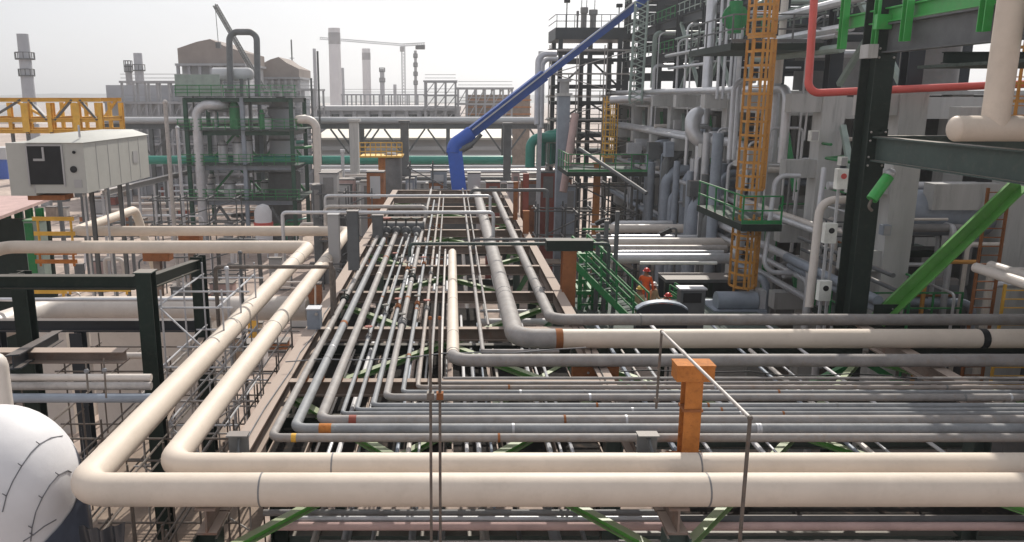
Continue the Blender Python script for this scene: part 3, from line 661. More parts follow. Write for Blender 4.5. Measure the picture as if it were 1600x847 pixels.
for k in range(1, 6): MB().box(x1 + .001, y0 + k * L/6 - .02, zb + .08, x1 + .012, y0 + k * L/6 + .02, zt - .08).build('panel_seam', 'wall_grey', cb)
MB().box(x1 + .001, y0 + L*.72, zb + .9, x1 + .03, y0 + L*.8, zb + 1.5).build('vent', 'wall_grey', cb)
MB().box(x1 - .55, y0 - .02, zb + .25, x1 - .2, y0 - .003, zb + .6).build('data_plate', 'wall_grey', cb)
MB().box(x0 + 1.1, y0 - .015, zb, x0 + 1.14, y0 - .003, zt).build('panel_seam', 'wall_grey', cb)
MB().cyl((x1 - .3, y0 + .4, zt + .2), (x1 - .3, y0 + .4, zt + .75), .05, 8).build('vent_pipe', 'galv', cb)
MB().box(x0 + .6, y0 + .3, zb - .35, x1 - 1.2, y0 + 1.2, zb - .13).build('base_beam', 'rust', cb)
# flat shelter roof
q = at(0, 334, 39); r_ = at(72, 314, 46)
sh = thing('shelter', 'flat pinkish canopy roof on green posts under the cabin', 'shelter', (q.x - 2, q.y + 2, 0))
zs = at(20, 324, 42).z
MB().add([(q.x - 5, q.y - 1, zs), (q.x + .2, q.y - 1, zs), (r_.x + .1, r_.y + 1, zs), (q.x - 5, r_.y + 1, zs), (q.x - 5, q.y - 1, zs - .16), (q.x + .2, q.y - 1, zs - .16), (r_.x + .1, r_.y + 1, zs - .16), (q.x - 5, r_.y + 1, zs - .16)],
         [(0,1,2,3),(7,6,5,4),(0,4,5,1),(1,5,6,2),(2,6,7,3),(3,7,4,0)]).build('roof', 'pink', sh)
for px in (10, 28, 45, 62):
    t = at(px, 330, 43); MB().ib((t.x, t.y, 0), (t.x, t.y, zs - .17), .3, .3, up=(0,1,0)).build('post', 'green', sh)
MB().box(q.x - 4, q.y + 3, 0, q.x + .8, q.y + 3.2, zs - .6).build('back_wall', 'dark_green', sh)
# green cabinet
q = at(50, 372, 40.5); o = thing('cabinet', 'light green upright cabinet beside the orange barrier', 'cabinet', (q.x, q.y, 0))
MB().box(q.x - .35, q.y, q.z - 2, q.x + .45, q.y + .7, at(50, 345, 40.5).z).build('body', 'brace_pale', o)
MB().box(q.x - .3, q.y - .04, q.z - 1.8, q.x + .1, q.y - .003, at(50, 348, 40.5).z).build('door', 'green', o)
MB().box(q.x - .38, q.y - .05, at(50, 345, 40.5).z + .002, q.x + .48, q.y + .75, at(50, 345, 40.5).z + .06).build('lid', 'green', o)
# orange barrier frames
def barrier(label, px, py, d, w_, h_, mm='yellow'):
    q = at(px, py, d); o = thing('barrier', label, 'barrier', q)
    MB().cyl(q, q + V(0, 0, h_), .06, 8).build('post', mm, o); MB().cyl(q + V(w_, 0, 0), q + V(w_, 0, h_), .06, 8).build('post', mm, o)
    for f in (.35, .95): MB().box(q.x - .2, q.y - .09, q.z + h_*f - .1, q.x + w_ + .2, q.y - .06, q.z + h_*f + .1).build('rail', mm, o)
    return o
barrier('orange barrier frame behind the looped cream pipe', 62, 378, 39, 1.6, 1.2)
barrier('orange barrier frame between the two left-hand cream runs', 64, 416, 38.5, 1.6, .7, 'orange_primer')
barrier('yellow barrier under the dark green beam', 44, 468, 36, 1.6, 1.1)
barrier('low orange barrier seen through the dark green frame', 110, 460, 37, 2.6, .7)
q = at(252, 398, 37); o = thing('pipe_support', 'rust-brown block support under the cream run', 'pipe support', (q.x, q.y, q.z - .6))
MB().box(q.x - .75, q.y - .3, q.z - .25, q.x + .45, q.y + .3, q.z + .35).build('block', 'rust', o); MB().ib((q.x - .2, q.y, 0), (q.x - .2, q.y, q.z - .252), .3, .3, up=(0,1,0)).build('post', 'rack', o)
q = at(298, 372, 42); o = thing('pipe_support', 'rust-brown block support under the far cream run', 'pipe support', (q.x, q.y, q.z - .6))
MB().box(q.x - .55, q.y - .3, q.z - .15, q.x + .55, q.y + .3, q.z + .2).build('block', 'rust', o); MB().ib((q.x, q.y, 0), (q.x, q.y, q.z - .152), .3, .3, up=(0,1,0)).build('post', 'rack', o)
# yellow truss structure
d = 62
yt = thing('steelwork', 'yellow painted steel frame with cross bracing behind the cabin', 'steel frame', at(70, 200, d))
zA, zB_ = at(0, 156, d).z, at(0, 188, d).z; xa = at(-60, 156, d).x; yy = at(0, 156, d).y
for Yo in (0, 4):
    for zz in (zA, zB_, zB_ - .85): MB().ib((xa, yy + Yo, zz), (at(157, 156, d).x, yy + Yo, zz), .28, .3).build('beam', 'yellow', yt)
for i, px in enumerate((-30, 38, 76, 118, 155)):
    X = at(px, 170, d).x
    for Yo in (0.02, 4.02):
        w_ = .55 if i in (1, 3) else .3
        MB().ib((X, yy + Yo, zB_ - .9), (X, yy + Yo, zA - .24), w_, .4, up=(0,1,0)).build('column', 'yellow', yt)
        MB().bar((X, yy + Yo, 0), (X, yy + Yo, zB_ - .903), .22, .22).build('leg', 'steel_grey', yt)
    MB().ib((X, yy + .25, zB_ + .1), (X, yy + 3.8, zB_ + .1), .3, .3).build('beam', 'yellow', yt)
    if i < 4:
        X2_ = at((38, 76, 118, 155)[i], 170, d).x; s = i % 2
        MB().bar((X + .3, yy + .05, (zB_, zA)[s]), (X2_ - .3, yy + .05, (zA, zB_)[s]), .16, .16).build('brace', 'steel_grey', yt)
        MB().bar((X + .3, yy + 4.05, (zA, zB_)[s]), (X2_ - .3, yy + 4.05, (zB_, zA)[s]), .2, .2).build('brace', 'yellow', yt)
        MB().bar(((X + X2_)/2, yy + 4, zB_ - 1), ((X + X2_)/2, yy + 4, zA - .2), .25, .25).build('column', 'yellow', yt)
q = at(20, 172, 66); o = thing('roof_sheet', 'white sloping roof sheet behind the yellow frame', 'roof', q)
MB().add([(q.x - 9, q.y, q.z - 1), (q.x + 1.8, q.y, q.z - 1.1), (q.x + .5, q.y + 3, q.z + .4), (q.x - 9, q.y + 3, q.z + .4), (q.x - 9, q.y + 3, q.z - 1.2), (q.x + 1.8, q.y + 3, q.z - 1.2)], [(0,1,2,3),(1,5,2),(0,4,5,1),(2,5,4,3),(0,3,4)]).build('sheet', 'far_light', o)
q = at(12, 268, 160); o = thing('tank_container', 'blue container at the picture edge behind the cabin', 'container', (q.x - 6, q.y, 0))
MB().box(q.x - 14, q.y, 0, q.x, q.y + 4, 3.9).build('body', 'blue', o)
MB().box(q.x - 14.2, q.y - .2, 3.901, q.x + .2, q.y + 4.2, 6.2).build('lid', 'far_light', o)

# ================================================================== LEFT MID: GREEN PROCESS STRUCTURE
d = 88.0
bl = at(302, 350, d); xs_ = [at(px, 260, d).x for px in (302, 388, 462)]; ys_ = [bl.y, bl.y + 8]
lv = [at(380, py, d).z for py in (316, 261, 207, 156)]
gs = thing('process_structure', 'four-level green steel process structure with platforms and handrails', 'process structure', (xs_[1], ys_[0], 0))
for X in xs_:
    for Y in ys_: MB().ib((X, Y, 0), (X, Y, lv[3] + .2), .4, .4, up=(0,1,0)).build('column', 'structure_green' if X != xs_[1] else 'blue_grey', gs)
for zi, zz in enumerate(lv):
    for Y in ys_: MB().ib((xs_[0] + .26, Y, zz), (xs_[2] - .26, Y, zz), .3, .42).build('beam', 'structure_green' if zi in (3, 2) else 'blue_grey', gs)
    for X in xs_: MB().ib((X, ys_[0] + .3, zz - .02), (X, ys_[1] - .3, zz - .02), .3, .5).build('beam', 'steel_grey', gs)
    MB().box(xs_[0] - .8, ys_[0] - .7, zz + .32, xs_[2] + .8, ys_[1] + .5, zz + .38).build('platform', 'grating', gs)
    m_ = MB(); X = xs_[0] - .7
    while X < xs_[2] + .75:
        m_.bar((X, ys_[0] - .65, zz + .4), (X, ys_[0] - .65, zz + 1.5), .07, .07); X += 1.25
    for hh in (.75, 1.1, 1.5): m_.bar((xs_[0] - .8, ys_[0] - .72, zz + hh), (xs_[2] + .8, ys_[0] - .72, zz + hh), .06, .07)
    m_.build('guard_rail', 'green', gs)
for i, (zi, sx) in enumerate(((0, 0), (1, 0), (2, 1), (1, 1), (0, 1))):
    z0_ = lv[zi] + .4; z1_ = lv[zi + 1] - .4 if zi < 3 else lv[3]
    xm = (xs_[sx] + xs_[sx + 1]) / 2
    MB().bar((xs_[sx] + .3, ys_[1], z0_), (xm, ys_[1], z1_), .25, .25).bar((xs_[sx + 1] - .3, ys_[1], z0_), (xm, ys_[1], z1_), .25, .25).build('chevron_brace', 'green', gs)
for sx in (0, 1):
    xm = (xs_[sx] + xs_[sx + 1]) / 2
    MB().bar((xs_[sx] + .3, ys_[0], lv[0] - 4.6), (xm, ys_[0], lv[0] - .4), .25, .25).bar((xs_[sx + 1] - .3, ys_[0], lv[0] - 4.6), (xm, ys_[0], lv[0] - .4), .25, .25).build('chevron_brace', 'steel_grey', gs)
# vessel inside
q = at(443, 250, d + 4); o = thing('process_vessel', 'tall grey cylindrical vessel inside the green structure', 'vessel', (q.x, q.y, 0))
rv = 1.5
MB().lathe((q.x, q.y, 0), [(rv, 0), (rv, lv[3] - 1.2), (rv * .8, lv[3] - .3), (rv * .3, lv[3] + .3)], 28).build('shell', 'stack', o)
MB().lathe((q.x, q.y, 0), [(rv * 1.22, 0), (rv * 1.22, lv[1] - 1), (rv, lv[1] - .8)], 28).build('skirt', 'steel_grey', o)
for i in range(3):
    z_ = lv[i + 1] - .9; ringat((q.x, q.y, z_), (0,0,1), rv * 1.06, .25, 'steel_grey', o, 'ring', 28)
for (px0, pxe, pt, pb_, mm, r, lab) in ((302, 345, 164, 348, 'galv', .5, 'fat pale pipe climbing the near column of the green structure'), (490, 463, 187, 300, 'pale', .42, 'pale pipe arching down beside the far column of the green structure')):
    a = at(px0 + 4, pt, d - 3); b = at(pxe, pt, d - 3); zbm = 0
    pipe(lab, [(a.x, a.y, 0), (a.x, a.y, a.z), (b.x, a.y, a.z), (b.x, a.y + 5, a.z)], r, mm, None, 1.3, 16)
for i in range(26):
    X = rnd.uniform(xs_[0] + .5, xs_[2] - .5); Y = rnd.uniform(ys_[0] + .8, ys_[1] - .8); zi = rnd.randrange(4); z0_ = lv[zi - 1] + .4 if zi else 0; h_ = rnd.uniform(1.2, 3.2)
    if i % 2:
        pipe('small pipe inside the green process structure', [(X, Y, z0_), (X, Y, z0_ + h_), (X + rnd.uniform(-2, 2), Y, z0_ + h_ + .01), (X + 2, Y + 1.5, z0_ + h_)], rnd.choice((.1, .16, .22)), rnd.choice(('galv', 'green', 'steel_grey', 'alu', 'teal')), 'pipes inside the green structure', .3, 8)
    else:
        o = thing('process_pot', 'small process pot standing on a floor of the green structure', 'vessel', (X, Y, z0_), 'pots inside the green structure'); r_ = rnd.uniform(.3, .7)
        MB().lathe((X, Y, z0_), [(r_, 0), (r_, h_ * .8), (r_ * .5, h_)], 14).build('shell', rnd.choice(('far_light', 'galv', 'green', 'white_cloth', 'steel_grey')), o); ringat((X, Y, z0_ + h_ * .8), (0,0,1), r_ * 1.15, .12, 'steel_grey', o, 'flange', 14)
for i, (px, pt) in enumerate(((300, 128), (388, 122), (486, 122), (496, 80))):
    t = at(px, pt, d - 1); tag(MB().cyl((t.x, t.y, lv[0]), t, .12, 6).build('slim_pole', 'steel_grey'), 'slim dark pole rising past the green structure', 'pole', 'slim poles at the green structure')
MB().box(xs_[0] - .7, ys_[0] - .66, lv[3] + .42, (xs_[0] + xs_[1]) / 2 + 1, ys_[0] - .6, lv[3] + 2.6).build('mesh_panel', 'brace_pale', gs)
# white tank truck-like vessel at foot
q = at(411, 335, d - 4); o = thing('small_vessel', 'small white domed vessel at the foot of the green structure', 'vessel', (q.x, q.y, 0))
MB().lathe((q.x, q.y, 0), [(.9, 0), (.9, q.z + .3), (.6, q.z + .9), (.1, q.z + 1.1)], 20).build('shell', 'white_cloth', o); ringat((q.x, q.y, q.z - 1.2), (0,0,1), 1.0, .8, 'red', o, 'base_band')
# top pipe loop + equipment
pipe('dark pipe in an upside-down U above the green structure', [at(360, 140, 92), at(358, 50, 92), at(401, 50, 92), at(403, 150, 92)], .36, 'steel_grey', None, 1.0, 12)
q = at(355, 116, 93); o = thing('heat_exchanger', 'pale horizontal drum on top of the green structure', 'drum', q)
MB().cyl(q + V(-1.6, 0, 0), q + V(2.4, 0, 0), .75, 18).build('shell', 'far_light', o); MB().ball(q + V(2.4, 0, 0), .75, 14).build('end_cap', 'far_light', o)
for dx in (-.9, 1.7): MB().box(q.x + dx - .2, q.y - .5, lv[3] + .4, q.x + dx + .2, q.y + .5, q.z - .5).build('saddle', 'steel_grey', o)

# ================================================================== DISTANCE
def stack(label, px, pyt, d, w_, mm, taper=1.0, name='chimney', bands=(), plats=()):
    t = at(px, pyt, d); r = w_ * d / FPX / 2
    o = thing(name, label, 'chimney', (t.x, t.y, 0))
    MB().lathe((t.x, t.y, 0), [(r * taper, 0), (r, t.z - .01), (r * .8, t.z)], 24).build('shaft', mm, o)
    for py, hh, bm in bands: ringat((t.x, t.y, at(px, py, d).z), (0,0,1), r * 1.03, hh, bm, o, 'band', 24)
    for py, k in plats:
        zz = at(px, py, d).z; ringat((t.x, t.y, zz), (0,0,1), r * k, .25, 'steel_grey', o, 'platform', 20)
        m_ = MB()
        for i in range(10):
            an = i * math.pi / 5; m_.bar((t.x + r*k*.97*math.cos(an), t.y + r*k*.97*math.sin(an), zz), (t.x + r*k*.97*math.cos(an), t.y + r*k*.97*math.sin(an), zz + 1.2), .12, .12)
        m_.tube([V(t.x + r*k*.97*math.cos(i*math.pi/10), t.y + r*k*.97*math.sin(i*math.pi/10), zz + 1.2) for i in range(21)], .07, 5, 0).build('guard_rail', 'steel_grey', o)
    return o
stack('lone grey stack with a round walkway behind the yellow frame', 35, 53, 150, 17, 'stack', 1.35, 'flare_stack', plats=((92, 1.7), (118, 1.4)))
stack('squat grey stack beside the brown-topped building', 215, 83, 170, 13, 'stack', 1.25, plats=((110, 1.5),))
stack('short dark stack with rings beside the squat grey stack', 200, 100, 172, 10, 'far_grey', 1.1, plats=((112, 1.3), (104, 1.3)))
stack('tallest white chimney with a dark band near the top', 522, 44, 230, 18.5, 'stack_white', 1.08, bands=((60, 3.2, 'far_grey'),))
stack('shorter white chimney with a dark band near the top', 572, 76, 260, 13, 'stack_white', 1.05, bands=((88, 2.2, 'far_grey'),))
stack('slender pale column left of the tallest white chimney', 491, 76, 200, 5, 'stack', 1.4)
stack('short dark distillation column right of the white chimneys', 597, 108, 260, 7, 'stack', 1.1, plats=((112, 1.3), (128, 1.3)))
stack('slim ringed column behind the tower crane', 649, 79, 260, 4.5, 'far_grey', 1.0, plats=((90, 1.5), (104, 1.5), (118, 1.5), (132, 1.5)))
stack('stubby far column between the white chimneys', 535, 106, 270, 5, 'stack', 1.3)
stack('low far column beside the tower crane mast', 617, 132, 260, 5, 'stack', 1.0)
# antenna mast
q = at(455, 62, 180); o = thing('antenna_mast', 'thin antenna mast beside the second far building', 'mast', (q.x, q.y, 0)); MB().tube([V(q.x, q.y, 0), q], .18, 6).build('mast', 'steel_grey', o)
MB().bar(q + V(-.5, 0, -4), q + V(.5, 0, -4), .12, .12).build('crossarm', 'steel_grey', o)
# tower crane
d = 300; tc_ = thing('tower_crane', 'tower crane with a long thin jib on the skyline', 'tower crane', at(630, 190, d))
def lattice(a, b, w_, n, mname, nm, par, r=.12):
    a = Vector(a); b = Vector(b); m_ = MB(); dd, s, u = m_.frame(a, b, (0,0,1)); c4 = [(-1,-1),(1,-1),(1,1),(-1,1)]
    for i, j in c4: m_.bar(a + s*(i*w_/2) + u*(j*w_/2), b + s*(i*w_/2) + u*(j*w_/2), r*2, r*2)
    for k in range(n):
        p0 = a.lerp(b, k/n); p1 = a.lerp(b, (k+1)/n)
        for q_ in range(4):
            i, j = c4[q_]; i2, j2 = c4[(q_+1) % 4]
            m_.bar(p0 + s*(i*w_/2) + u*(j*w_/2), p1 + s*(i2*w_/2) + u*(j2*w_/2), r*1.3, r*1.3)
    return m_.build(nm, mname, par)
mt = at(630, 72, d); lattice((mt.x, mt.y, 0), mt, 1.2, 30, 'stack', 'mast', tc_, .13)
je = at(500, 60, d); ce = at(664, 68, d)
lattice(mt + V(0, 0, .4), V(je.x, mt.y, at(500, 60, d).z), .7, 40, 'stack', 'jib', tc_, .08)
lattice(mt + V(0, 0, .4), V(ce.x, mt.y, mt.z + .8), .8, 10, 'stack', 'counter_jib', tc_, .1)
MB().box(ce.x - 3.5, mt.y - 1, mt.z - 1.2, ce.x, mt.y + 1, mt.z + .2).build('counterweight', 'black', tc_)
MB().box(mt.x - 1.2, mt.y - .9, mt.z - 2.0, mt.x + .3, mt.y + .9, mt.z - .2).build('cab', 'far_grey', tc_)
# mobile crane boom above the brown building
o = thing('crane_boom', 'dark slanting crane boom with a hook line over the brown-topped building', 'crane', at(410, 140, 110))
a, b = at(412, 140, 110), at(336, 8, 110)
lattice(a, b, .42, 34, 'steel_grey', 'boom', o, .06); MB().cyl(b, at(341, 66, 110), .05, 5).build('hook_line', 'wire', o); q = at(341, 66, 110); MB().box(q.x - .3, q.y - .3, q.z - .8, q.x + .3, q.y + .3, q.z).build('hook_block', 'steel_grey', o)
# large industrial buildings
def bay_building(label, px0, px1, pyt, d, dep, base_rows, topm, roofpeak=0, name='plant_building', uh=6.0):
    a = at(px0, pyt, d); b = at(px1, pyt, d); x0, x1, y0, zt_ = a.x, b.x, a.y, a.z
    o = thing(name, label, 'building', ((x0 + x1)/2, y0, 0)); hz = 3.4
    z_ = zt_ - uh
    m_ = MB()
    if roofpeak:
        xm = (x0 + x1)/2
        m_.add([(x0,y0,z_),(x1,y0,z_),(x1,y0,zt_-2.0),(xm+.2*(x1-x0),y0,zt_-1),(xm,y0,zt_),(xm-.2*(x1-x0),y0,zt_-.4),(x0,y0,zt_-1.4)] +
               [(x0,y0+dep,z_),(x1,y0+dep,z_),(x1,y0+dep,zt_-2.0),(xm+.2*(x1-x0),y0+dep,zt_-1),(xm,y0+dep,zt_),(xm-.2*(x1-x0),y0+dep,zt_-.4),(x0,y0+dep,zt_-1.4)],
               [(0,1,2,3,4,5,6),(13,12,11,10,9,8,7)] + [(i,(i+1)%7+0 if False else (i+1)%7,(i+1)%7+7,i+7)[::-1] for i in range(7)])
    else: m_.box(x0, y0, z_, x1, y0 + dep, zt_)
    m_.build('upper_wall', topm, o)
    k = 0
    while z_ > 1.0:
        MB().box(x0 - .3, y0 - .8, z_ - .35, x1 + .3, y0 + dep, z_ - .003).build('floor_slab', 'far_grey', o)
        m2 = MB(); x = x0
        while x <= x1 + .1: m2.box(x - .22, y0 - .5, z_ - hz + .003, x + .22, y0 - .05, z_ - .36); x += (x1 - x0) / 6
        m2.build('pillar_row', 'far_grey', o)
        MB().box(x0 + .2, y0 + 1.0, z_ - hz, x1 - .2, y0 + dep - .5, z_ - .36).build('recess_wall', 'stack' if k % 2 else 'far_light', o)
        m3 = MB()
        for hh in (.5, 1.0): m3.bar((x0 - .2, y0 - .75, z_ - hz + hh), (x1 + .2, y0 - .75, z_ - hz + hh), .08, .08)
        m3.build('guard_rail', 'steel_grey', o)
        z_ -= hz; k += 1
        if k > base_rows: break
    if z_ > 1: MB().box(x0 - 1, y0, 0, x1 + 1, y0 + dep, z_ - .01).build('lower_wall', 'far_grey', o)
    return o
bay_building('brown-topped multi-storey plant building under the slanting crane boom', 276, 380, 61, 125, 14, 5, 'far_brown', 1, uh=3.7)
bay_building('smaller brown-topped plant building behind the inverted U pipe', 404, 466, 89, 140, 12, 4, 'far_brown', 1, uh=3.4)
bay_building('low grey plant building below the squat grey stack', 165, 290, 133, 130, 12, 3, 'stack', uh=2.5)
# long shed with row of bays
d = 150; a = at(492, 166, d); b = at(716, 166, d); o = thing('long_shed', 'long low grey shed with pillars and a pale eaves band behind the chimneys', 'building', (a.x, a.y, 0))
MB().box(a.x, a.y + 1, 0, b.x, a.y + 16, a.z - .8).build('wall', 'stack', o)
MB().box(a.x - .5, a.y, a.z - .8, b.x + .5, a.y + 16.5, a.z).build('roof', 'far_light', o)
for k in range(12):
    X = a.x + (b.x - a.x) * k / 11; MB().box(X - .35, a.y + .2, 0, X + .35, a.y + .98, a.z - .803).build('pillar', 'far_grey', o)
for k in range(11):
    X = a.x + (b.x - a.x) * (k + .2) / 11; MB().box(X, a.y + .9, a.z - 4.5, X + (b.x - a.x) * .055, a.y + .998, a.z - 1.5).build('window', 'glass' if k % 3 else 'far_light', o)
# clutter frames over the shed
def openframe(label, px0, px1, pyt, d, dep, nx, rows, mm, hz=3.2, name='open_steelwork', w_=.3, zbot=0, rails=True, truss=False):
    a = at(px0, pyt, d); b = at(px1, pyt, d); o = thing(name, label, 'steel frame', ((a.x + b.x)/2, a.y, zbot))
    X = [a.x + (b.x - a.x) * i / nx for i in range(nx + 1)]
    for x in X:
        for Y in (a.y, a.y + dep): MB().bar((x, Y, zbot), (x, Y, a.z), w_, w_).build('column', mm, o)
    for k in range(rows):
        z_ = a.z - k * hz
        if z_ < zbot + 1: break
        for Y in (a.y, a.y + dep): MB().bar((a.x - w_, Y - w_*.52, z_), (b.x + w_, Y - w_*.52, z_), .1 + w_*.5, w_).build('beam', mm, o)
        for x in X: MB().bar((x, a.y, z_ - .02), (x, a.y + dep, z_ - .02), w_*.8, w_*.8).build('cross_beam', mm, o)
        if rails:
            m_ = MB()
            for hh in (.55, 1.1): m_.bar((a.x, a.y - w_*.9, z_ + hh), (b.x, a.y - w_*.9, z_ + hh), .06, .08)
            m_.build('guard_rail', mm, o)
        if truss or k % 2:
            for i in range(nx): MB().bar((X[i] + w_*.5, a.y + .02, z_ - hz + .3), (X[i+1] - w_*.5, a.y + .02, z_ - .2), w_*.5, w_*.5).build('brace', mm, o)
    return o
openframe('grey open frame on the roof line right of the tower crane', 664, 712, 127, 140, 8, 3, 5, 'far_grey', 2.4, truss=True)
openframe('low open frame with yellow cladding panels beyond the blue boom', 716, 800, 138, 135, 8, 6, 4, 'far_grey', 2.6, truss=True)
a = at(730, 148, 138); b = at(830, 186, 138); o = thing('clad_wall', 'orange-tan clad wall inside the far low frame', 'wall', (a.x, a.y, 0)); MB().box(a.x, a.y + 1.5, 0, b.x, a.y + 2, a.z).build('panel', 'wood', o)
for k in range(4): MB().box(a.x - .2, a.y + 1.3, a.z - 1 - k*1.2, b.x + .2, a.y + 1.498, a.z - .8 - k*1.2).build('girt', 'orange_primer', o)
openframe('grey pipe-laden frame at the foot of the white chimneys', 535, 665, 148, 170, 8, 9, 3, 'far_grey', 2.6)
openframe('grey frame with railings in front of the brown-topped building', 190, 300, 128, 118, 6, 6, 5, 'far_grey', 3.0)
openframe('dense grey frame beside the second brown-topped building', 386, 492, 140, 120, 8, 6, 4, 'far_grey', 2.6)
# near long warehouse with sunlit roof
d = 105; a = at(498, 218, d); b = at(795, 218, d); o = thing('warehouse', 'long pale warehouse with a sunlit cream roof beyond the rack', 'warehouse', (a.x, a.y, 0))
MB().box(a.x, a.y, 0, b.x, a.y + 16, a.z).build('wall', 'wall_grey', o)
rt = at(600, 197, d + 18).z
MB().add([(a.x - .5, a.y - .6, a.z + .01), (b.x + .5, a.y - .6, a.z + .01), (b.x + .5, a.y + 16.5, rt), (a.x - .5, a.y + 16.5, rt), (a.x - .5, a.y - .6, a.z + .25), (b.x + .5, a.y - .6, a.z + .25), (b.x + .5, a.y + 16.5, rt + .25), (a.x - .5, a.y + 16.5, rt + .25)],
         [(3,2,1,0),(4,5,6,7),(0,1,5,4),(1,2,6,5),(2,3,7,6),(3,0,4,7)]).build('roof', 'roof_cream', o)
for zz, hh, mm in ((.9, .5, 'far_light'), (1.9, .25, 'stack_white'), (2.7, .4, 'far_grey'), (3.6, .5, 'glass'), (4.5, .2, 'far_light')): MB().box(a.x - .1, a.y - .12, a.z - zz - hh, b.x + .1, a.y - .003, a.z - zz).build('cladding_strip', mm, o)
for k in range(9):
    X = a.x + 3 + k * 2.7; MB().box(X, a.y - .1, 0, X + 1.4, a.y - .004, 4.2).build('door', ('pink', 'far_light', 'far_grey')[k % 3], o)
for i, (py, r, mm, d2) in enumerate(((261, .2, 'far_light', 86), (268, .28, 'galv', 84), (274, .16, 'pale', 82), (279, .22, 'steel_grey', 80), (285, .15, 'far_light', 78))):
    e = at(490 + 12 * i, py, d2); f = at(860 - 9 * i, py, d2)
    pipe('grey pipe in the low bank of pipes before the warehouse', [(e.x, e.y, e.z), (f.x, e.y, e.z)], r, mm, 'low pipe bank before the warehouse', n=8)
    for k in range(4): X = e.x + (f.x - e.x) * (k + .3 + .1*i) / 4; tag(MB().box(X - .15, e.y - .15, 0, X + .15, e.y + .15, e.z - r).build('trestle_leg', 'steel_grey'), 'grey trestle leg under the pipe bank before the warehouse', 'post', 'trestle legs before the warehouse')
for i in range(26):
    px = rnd.uniform(480, 900); t = at(px, rnd.uniform(268, 294), rnd.uniform(66, 76)); w_ = rnd.uniform(.5, 1.8)
    o = thing('site_cabinet', 'tall site cabinet among the clutter beyond the end of the rack', 'cabinet', (t.x, t.y, 0), 'tall cabinets beyond the rack')
    mm = rnd.choice(('pink', 'far_light', 'white_cloth', 'rust', 'wall_grey', 'steel_grey', 'pale', 'redbrown', 'blue_grey'))
    MB().box(t.x - w_/2, t.y, 0, t.x + w_/2, t.y + w_, t.z).build('body', mm, o); MB().box(t.x - w_/2 - .05, t.y - .05, t.z, t.x + w_/2 + .05, t.y + w_ + .05, t.z + .1).build('lid', 'steel_grey', o)
    MB().box(t.x - w_*.3, t.y - .05, t.z - 2.2, t.x + w_*.3, t.y - .003, t.z - .3).build('door', 'grey_dark' if i % 2 else 'far_light', o)
# pipe bridge with pipes
d = 95; a = at(230, 192, d); b = at(862, 196, d)
pb_o = thing('pipe_bridge', 'long grey pipe bridge crossing behind the green structure', 'pipe bridge', (a.x, a.y, 0))
MB().ib((a.x - 6, a.y, a.z - .4), (b.x, a.y, a.z - .4), .5, .6).build('girder', 'steel_grey', pb_o)
MB().ib((a.x - 6, a.y + 4, a.z - .4), (b.x, a.y + 4, a.z - .4), .5, .6).build('girder', 'steel_grey', pb_o)
for px in (235, 400, 548, 560, 632, 700, 790, 860):
    X = at(px, 192, d).x
    for Y in (a.y, a.y + 4): MB().ib((X, Y, 0), (X, Y, a.z - .71), .45, .45, up=(0,1,0)).build('column', 'steel_grey', pb_o)
    for s in (-1, 1): MB().bar((X + s*.3, a.y, a.z - 3.6), (X + s*2.4, a.y, a.z - .72), .2, .2).build('knee_brace', 'steel_grey', pb_o)
for i, (yo, r, mm, lab) in enumerate(((.6, .38, 'far_light', 'bright pipe nearest on the far pipe bridge'), (1.7, .3, 'galv', 'second grey pipe on the far pipe bridge'), (2.8, .34, 'pale', 'pale pipe rearmost on the far pipe bridge'))):
    pipe(lab, [(a.x - 6, a.y + yo, a.z - .09 + r), (b.x - 1, a.y + yo, a.z - .09 + r)], r, mm, 'pipes on the far bridge', n=12)
# teal pipes
d = 90; a = at(488, 250, d); pipe('long teal-green pipe across the foot of the warehouse', [(a.x - 26, a.y, a.z), (at(800, 254, d).x, a.y, a.z)], .48, 'teal', n=14)
d = 70
for i, (pxa, pya, lab) in enumerate(((829, 215, 'teal-green pipe bending down, outer of the stepped set'), (846, 211, 'teal-green pipe bending down, middle of the stepped set'), (862, 207, 'teal-green pipe bending down, inner of the stepped set'))):
    e = at(pxa, pya, d + i * 1.6); pipe(lab, [(at(895, pya, d).x, e.y, e.z), (e.x, e.y, e.z), (e.x, e.y, at(830, 262, d).z)], .42, 'teal', 'stepped teal pipes', .9, 16)
# blue boom
bb = thing('boom_crane', 'bright blue folding crane boom rising from the end of the rack', 'crane', at(718, 292, 64))
d = 64
pts = [at(716, 296, d), at(711, 240, d), at(712, 228, d)]
lo = MB(); lo.bar(at(718, 300, d), at(710, 232, d), 1.15, 1.0, up=(0,1,0)); lo.build('lower_arm', 'blue', bb)
kn = MB(); kn.tube([at(709, 240, d), at(711, 226, d), at(722, 219, d), at(737, 208, d)], .62, 14, .8); kn.build('knuckle', 'blue', bb)
A_, B2 = at(726, 215, d), at(850, 118, d); C_ = at(1015, -8, d)
MB().bar(A_, B2, .8, .85).build('main_arm', 'boom_blue_shaded', bb)
MB().bar(A_.lerp(C_, .33), C_, .5, .55).build('extension_arm', 'boom_blue_shaded', bb)
MB().cyl(at(718, 236, d - .3), at(737, 226, d - .3), .25, 10).cyl(at(737, 226, d - .3), at(752, 210, d - .3), .16, 10).build('hydraulic_ram', 'steel_grey', bb)
MB().bar(A_ + V(.6, -.45, .62), A_.lerp(C_, .9) + V(.2, -.3, .5), .1, .1).build('hose', 'alu', bb)
q = at(716, 300, d); MB().box(q.x - 1.2, q.y - 1, 0, q.x + 1.4, q.y + 1.4, q.z).build('turret', 'steel_grey', bb)

